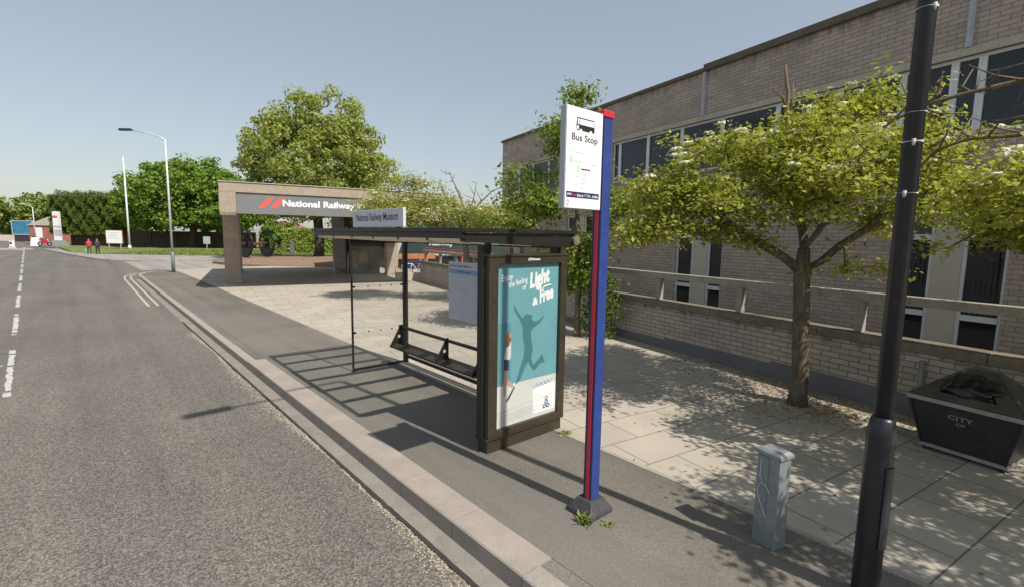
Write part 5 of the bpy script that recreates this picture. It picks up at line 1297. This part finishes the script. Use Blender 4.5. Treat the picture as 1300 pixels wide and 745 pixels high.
street_lamp((4.15,36.6,0), 8.05, 2.0, None, 'tall pale grey street lamp with a black head at the corner of the museum entrance', RZC+R(0))
street_lamp(tuple(at(-76.5,78,0)), 6.0, 1.3, None, 'smaller far street lamp by the red brick house along the road', RZC, 'steel', 0.11)

tm = empty('sculpted_sign', at(-71.9,77,-0.02), RZC, 'tall white signal shaped sign with red and blue bands on a stepped grey base', 'sign')
MB().box(-0.42,0.42,-0.25,0.25,0.9,5.4).build('post', M['signwhite'], tm)
MB().box(-0.44,0.35,-0.27,0.27,4.4,4.75).build('band', M['coral'], tm)
MB().box(-0.44,0.44,-0.27,0.27,2.9,3.2).build('band', M['signback'], tm)
MB().box(-0.30,0.44,-0.27,0.27,1.6,2.6).build('band', M['signback'], tm)
m = MB(); m.frustum((-1.2,1.35,-0.7,0.7),(-0.55,0.6,-0.35,0.35),0,0.9); m.build('base', M['galv'], tm)
bl = empty('billboard', at(-103.5,103,0), RZC, 'bright blue billboard on dark legs at the end of the road', 'billboard')
MB().box(-2.1,2.1,-0.1,0.1,1.5,4.2).build('panel', M['poster_blue'], bl)
m = MB()
for b_ in ((-2.25,-2.1,-0.14,0.14,1.35,4.35),(2.1,2.25,-0.14,0.14,1.35,4.35),(-2.1,2.1,-0.14,0.14,4.2,4.35),(-2.1,2.1,-0.14,0.14,1.35,1.5)): m.box(*b_)
m.build('frame', M['signback'], bl)
MB().box(-1.9,1.9,-0.05,0.05,0,1.345).build('legs', M['cloth_dark'], bl)
rh = empty('brick_house', at(-89.0,92,0), RZC, 'small red brick house with white bargeboard beside the tall white sign', 'house')
MB().box(-2.3,3.0,0,6,0,3.3).build('wall', M['redbrick'], rh)
m = MB(); m.extrude_xz([(-2.6,3.302),(3.3,3.302),(3.3,4.4),(1.6,4.9)],-0.2,6.2); m.build('roof', M['lintel'], rh)
MB().box(-1.3,0.2,-0.06,-0.002,1.0,2.9).build('window', M['signwhite'], rh)
hl = empty('white_shed', at(-124.0,118,0), RZC, 'low white shed roof at the left end of the road', 'shed')
MB().box(-6,4,0,6,0,2.6).build('wall', M['stone'], hl)
MB().box(-6.3,4.3,-0.3,6.3,2.602,4.0).build('roof', M['signwhite'], hl)
lw2 = empty('garden_wall', at(-112.5,108,0), RZC, 'pale far garden wall beneath the rounded tree', 'wall')
MB().box(-5,4,-0.15,0.15,-0.1,1.3).build('wall', M['stone'], lw2)
MB().box(-5.05,4.05,-0.2,0.2,1.302,1.4).build('coping', M['roofcoping'], lw2)
ka = empty('traffic_island', at(-66.4,63,-0.122), RZC, 'kerbed traffic island in the middle of the far road', 'traffic island')
m = MB(); m.frustum((-3.5,3.2,-1.1,1.1),(-3.4,3.1,-1.0,1.0),0,0.16); m.build('kerb', M['kerb'], ka)
tb = empty('traffic_bollard', at(-64.9,63,0.04), RZC, 'white keep left bollard standing on the traffic island', 'bollard')
m = MB(); m.box(-0.24,0.24,-0.14,0.14,0.25,0.95); m.build('body', M['signwhite'], tb, bevel=0.05)
MB().box(-0.3,0.3,-0.18,0.18,0.0,0.248).build('base', M['steel'], tb)
MB().tube([(0,-0.146,0.68),(0,-0.15,0.68)],0.17,16).build('disc', M['blue'], tb)
ab = empty('board_sign', at(-73.6,75,-0.02), RZC+R(20), 'tilted white A board leaning open beside the red motorbike', 'A board')
m = MB(); m.add([(-0.5,-0.35,0),(0.5,-0.35,0),(0.5,0,1.3),(-0.5,0,1.3),(-0.5,-0.30,0),(0.5,-0.30,0),(0.5,0.05,1.3),(-0.5,0.05,1.3)],[(0,1,2,3),(7,6,5,4),(0,4,5,1),(1,5,6,2),(2,6,7,3),(3,7,4,0)]); m.build('front_leaf', M['signwhite'], ab)
m = MB(); m.add([(-0.5,0.4,0),(0.5,0.4,0),(0.5,0.06,1.3),(-0.5,0.06,1.3),(-0.5,0.45,0),(0.5,0.45,0),(0.5,0.11,1.3),(-0.5,0.11,1.3)],[(0,1,2,3),(7,6,5,4),(0,4,5,1),(1,5,6,2),(2,6,7,3),(3,7,4,0)]); m.build('rear_leaf', M['signwhite'], ab)
mo = empty('motorbike', at(-72.2,75,-0.02), RZC+R(10), 'red motorbike parked between the white A board and the tall sign', 'motorbike')
for x in (-0.65,0.65):
    MB().tube([(x+0.27*math.cos(a),0,0.34+0.27*math.sin(a)) for a in [2*math.pi*k/18 for k in range(19)]],0.07,8,cap=False).build('wheel', M['tyre'], mo)
m = MB(); m.frustum((-0.55,0.45,-0.16,0.16),(-0.3,0.35,-0.13,0.13),0.45,0.95); m.build('body', M['red_car'], mo, bevel=0.05)
MB().tube([(0.65,0,0.34),(0.42,0,1.0),(0.36,0,1.12)],0.04,8).build('fork', M['steel'], mo)
MB().tube([(0.3,-0.35,1.12),(0.38,0,1.1),(0.3,0.35,1.12)],0.02,6).build('handlebar', M['ink'], mo)
MB().box(-0.75,-0.05,-0.13,0.13,0.92,1.02).build('seat', M['ink'], mo, bevel=0.03)
gs = empty('verge_sign', at(-41.5,66,0.03), RZC, 'small pale green sign on one post at the foot of the broad tree', 'sign')
MB().box(-0.45,0.45,-0.03,0.03,0.9,1.9).build('panel', M['palegreen'], gs); MB().box(-0.05,0.05,-0.03,0.03,0,0.898).build('post', M['rail'], gs)

# ------------------------------------------------------------------ people
def person(loc, rz, label, h=1.70, top='cloth_red', low='cloth_dark', hairm='hair', stride=0.16, arm=0.10, sleeve=None):
    root = empty('person', loc, rz, label, 'person')
    k = h/1.75
    J = {'pel':(0,0,0.95),'sp':(0,0.0,1.15),'ch':(0,0.01,1.36),'nk':(0,0.0,1.49),'hd':(0,-0.02,1.58),'ht':(0,-0.01,1.70),
         'hl':(0.09,0,0.90),'kl':(0.10,-stride*0.7,0.50),'al':(0.10,-stride*0.7+0.06,0.09),'tl':(0.10,-stride*0.7-0.12,0.035),
         'hr':(-0.09,0,0.90),'kr':(-0.10,stride*0.3,0.50),'ar':(-0.10,stride*1.2,0.10),'tr':(-0.10,stride*1.2-0.15,0.035),
         'sl':(0.18,0.01,1.41),'el':(0.24,arm*0.5,1.14),'wl':(0.23,-arm*0.5,0.90),'fl':(0.225,-arm*0.7,0.80),
         'sr':(-0.18,0.01,1.41),'er':(-0.24,-arm*0.2+0.06,1.14),'wr':(-0.23,-arm*1.2,0.91),'fr':(-0.225,-arm*1.5,0.81)}
    E_ = [('pel','sp'),('sp','ch'),('ch','nk'),('nk','hd'),('hd','ht'),('pel','hl'),('hl','kl'),('kl','al'),('al','tl'),('pel','hr'),('hr','kr'),('kr','ar'),('ar','tr'),('ch','sl'),('sl','el'),('el','wl'),('wl','fl'),('ch','sr'),('sr','er'),('er','wr'),('wr','fr')]
    rad = dict(pel=(.15,.12),sp=(.14,.11),ch=(.16,.12),nk=(.06,.06),hd=(.085,.10),ht=(.06,.07),hl=(.095,.1),kl=(.068,.07),al=(.05,.05),tl=(.042,.035),hr=(.095,.1),kr=(.068,.07),ar=(.05,.05),tr=(.042,.035),sl=(.07,.07),el=(.05,.05),wl=(.036,.036),fl=(.03,.04),sr=(.07,.07),er=(.05,.05),wr=(.036,.036),fr=(.03,.04))
    keys = list(J); me = bpy.data.meshes.new('body'); me.from_pydata([tuple(c*k for c in J[q]) for q in keys], [(keys.index(a),keys.index(b)) for a,b in E_], [])
    o = bpy.data.objects.new('body_tmp', me); COL.objects.link(o)
    md = o.modifiers.new('s','SKIN')
    for i,q in enumerate(keys): me.skin_vertices[0].data[i].radius = tuple(c*k for c in rad[q])
    me.skin_vertices[0].data[0].use_root = True
    o.modifiers.new('ss','SUBSURF').levels = 2
    dg = bpy.context.evaluated_depsgraph_get(); m2 = bpy.data.meshes.new_from_object(o.evaluated_get(dg))
    bpy.data.objects.remove(o); bpy.data.meshes.remove(me)
    m2.name = 'body'; m2.materials.clear()
    for q in (low, top, 'skin', 'ink'): m2.materials.append(M[q])
    for p in m2.polygons:
        z = p.center.z/k; p.use_smooth = True
        p.material_index = 3 if z < 0.09 else (0 if z < 0.98 and abs(p.center.x) < 0.19*k else (2 if z > 1.49 or (z < 0.90 and abs(p.center.x) > 0.19*k) else 1))
    b = bpy.data.objects.new('body', m2); COL.objects.link(b); b.parent = root
    hm = MB(); c0 = Vector((0,0.0,1.635))*k
    vs = []; fs = []
    for i in range(7):
        for j in range(14):
            th = R(105)*i/6; ph = 2*math.pi*j/14
            vs.append((c0.x+0.098*k*math.sin(th)*math.cos(ph), c0.y+0.012*k+0.118*k*math.sin(th)*math.sin(ph), c0.z+0.118*k*math.cos(th)))
    for i in range(6):
        for j in range(14): fs.append((i*14+j,i*14+(j+1)%14,(i+1)*14+(j+1)%14,(i+1)*14+j))
    hm.add(vs, fs, True); hm.build('hair', M[hairm], root)
    # face: nose and eyes on the far side
    f = MB(); f.tube([(0,-0.105*k,1.60*k),(0,-0.13*k,1.575*k)],[0.012,0.016],6); f.build('nose', M['skin'], root)
    f = MB()
    for x in (-0.035,0.035): f.tube([(x*k,-0.098*k,1.615*k),(x*k,-0.108*k,1.615*k)],0.010,6)
    f.build('eyes', M['ink'], root)
    return root
person(at(-45.6,52.3,-0.118), R(200), 'person in a red jacket and dark green trousers walking away along the road edge', 1.72, 'cloth_red', 'cloth_green')
person(at(-44.7,52.3,-0.118), R(190), 'person in dark coat and black trousers walking beside the red jacket', 1.74, 'cloth_dark', 'ink', stride=0.13)
o = MB(); o.frustum((-0.14,0.14,-0.06,0.06),(-0.12,0.12,-0.03,0.03),0.0,0.36); o.tube([(-0.08,0,0.36),(-0.05,0,0.52),(0.05,0,0.52),(0.08,0,0.36)],0.01,5)
o = o.build('carrier_bag', M['greybag']); p_ = at(-45.87,52.25,0.25); o.location = p_; tag(o, 'bright green carrier bag held at the side of the red jacket', 'bag')
person(at(-81.7,83.0,0), R(160), 'far person in dark clothes standing on the pavement near the far street lamp', 1.66, 'cloth_dark', 'ink')

# ------------------------------------------------------------------ camera, sky, sun
cam = bpy.data.cameras.new('camera'); co = bpy.data.objects.new('camera', cam); COL.objects.link(co)
f_, pitch, roll, yaw, h_ = 615, R(6.6), R(0.9), R(41.5), 2.5
w_ = Vector((math.sin(yaw)*math.cos(pitch), math.cos(yaw)*math.cos(pitch), -math.sin(pitch)))
r_ = Vector((math.cos(yaw), -math.sin(yaw), 0)); u_ = r_.cross(w_)
r2 = r_*math.cos(roll) + u_*math.sin(roll); u2 = -r_*math.sin(roll) + u_*math.cos(roll)
mt = Matrix((r2, u2, -w_)).transposed().to_4x4(); mt.translation = (0,0,h_); co.matrix_world = mt
cam.sensor_fit = 'HORIZONTAL'; cam.sensor_width = 36; cam.lens = f_/1300*36; cam.clip_start = 0.05; cam.clip_end = 3000
sc.camera = co

SUN_AZ, SUN_EL = R(173.7), R(50.2)      # clockwise from +y
sd = Vector((math.sin(SUN_AZ)*math.cos(SUN_EL), math.cos(SUN_AZ)*math.cos(SUN_EL), math.sin(SUN_EL)))
sl = bpy.data.lights.new('sun', 'SUN'); sl.energy = 4.6; sl.angle = R(0.53); sl.color = (1.0, 0.945, 0.865)
so = bpy.data.objects.new('sun', sl); COL.objects.link(so); so.rotation_euler = (-sd).to_track_quat('-Z','Y').to_euler()
wd = bpy.data.worlds.new('World'); sc.world = wd; wd.use_nodes = True
nt = wd.node_tree; bg = nt.nodes['Background']
sky = nt.nodes.new('ShaderNodeTexSky'); sky.sky_type = 'NISHITA'; sky.sun_disc = False
sky.sun_elevation = SUN_EL; sky.sun_rotation = SUN_AZ; sky.altitude = 20; sky.air_density = 1.25; sky.dust_density = 1.0; sky.ozone_density = 0.6
hs = nt.nodes.new('ShaderNodeHueSaturation'); hs.inputs['Saturation'].default_value = 0.75; nt.links.new(sky.outputs[0], hs.inputs['Color'])
hz = nt.nodes.new('ShaderNodeMix'); hz.data_type = 'RGBA'; hz.inputs[0].default_value = 0.45; hz.inputs[7].default_value = (2.88, 3.2, 3.6, 1)   # thin even haze over the whole sky
nt.links.new(hs.outputs[0], hz.inputs[6]); nt.links.new(hz.outputs[2], bg.inputs[0]); bg.inputs[1].default_value = 0.115
vs = sc.view_settings; vs.view_transform = 'Standard'; vs.look = 'None'; vs.exposure = 0.27; vs.gamma = 1.0; vs.use_curve_mapping = False
sc.cycles.max_bounces = 8; sc.cycles.transparent_max_bounces = 16
sc.cycles.use_denoising = True
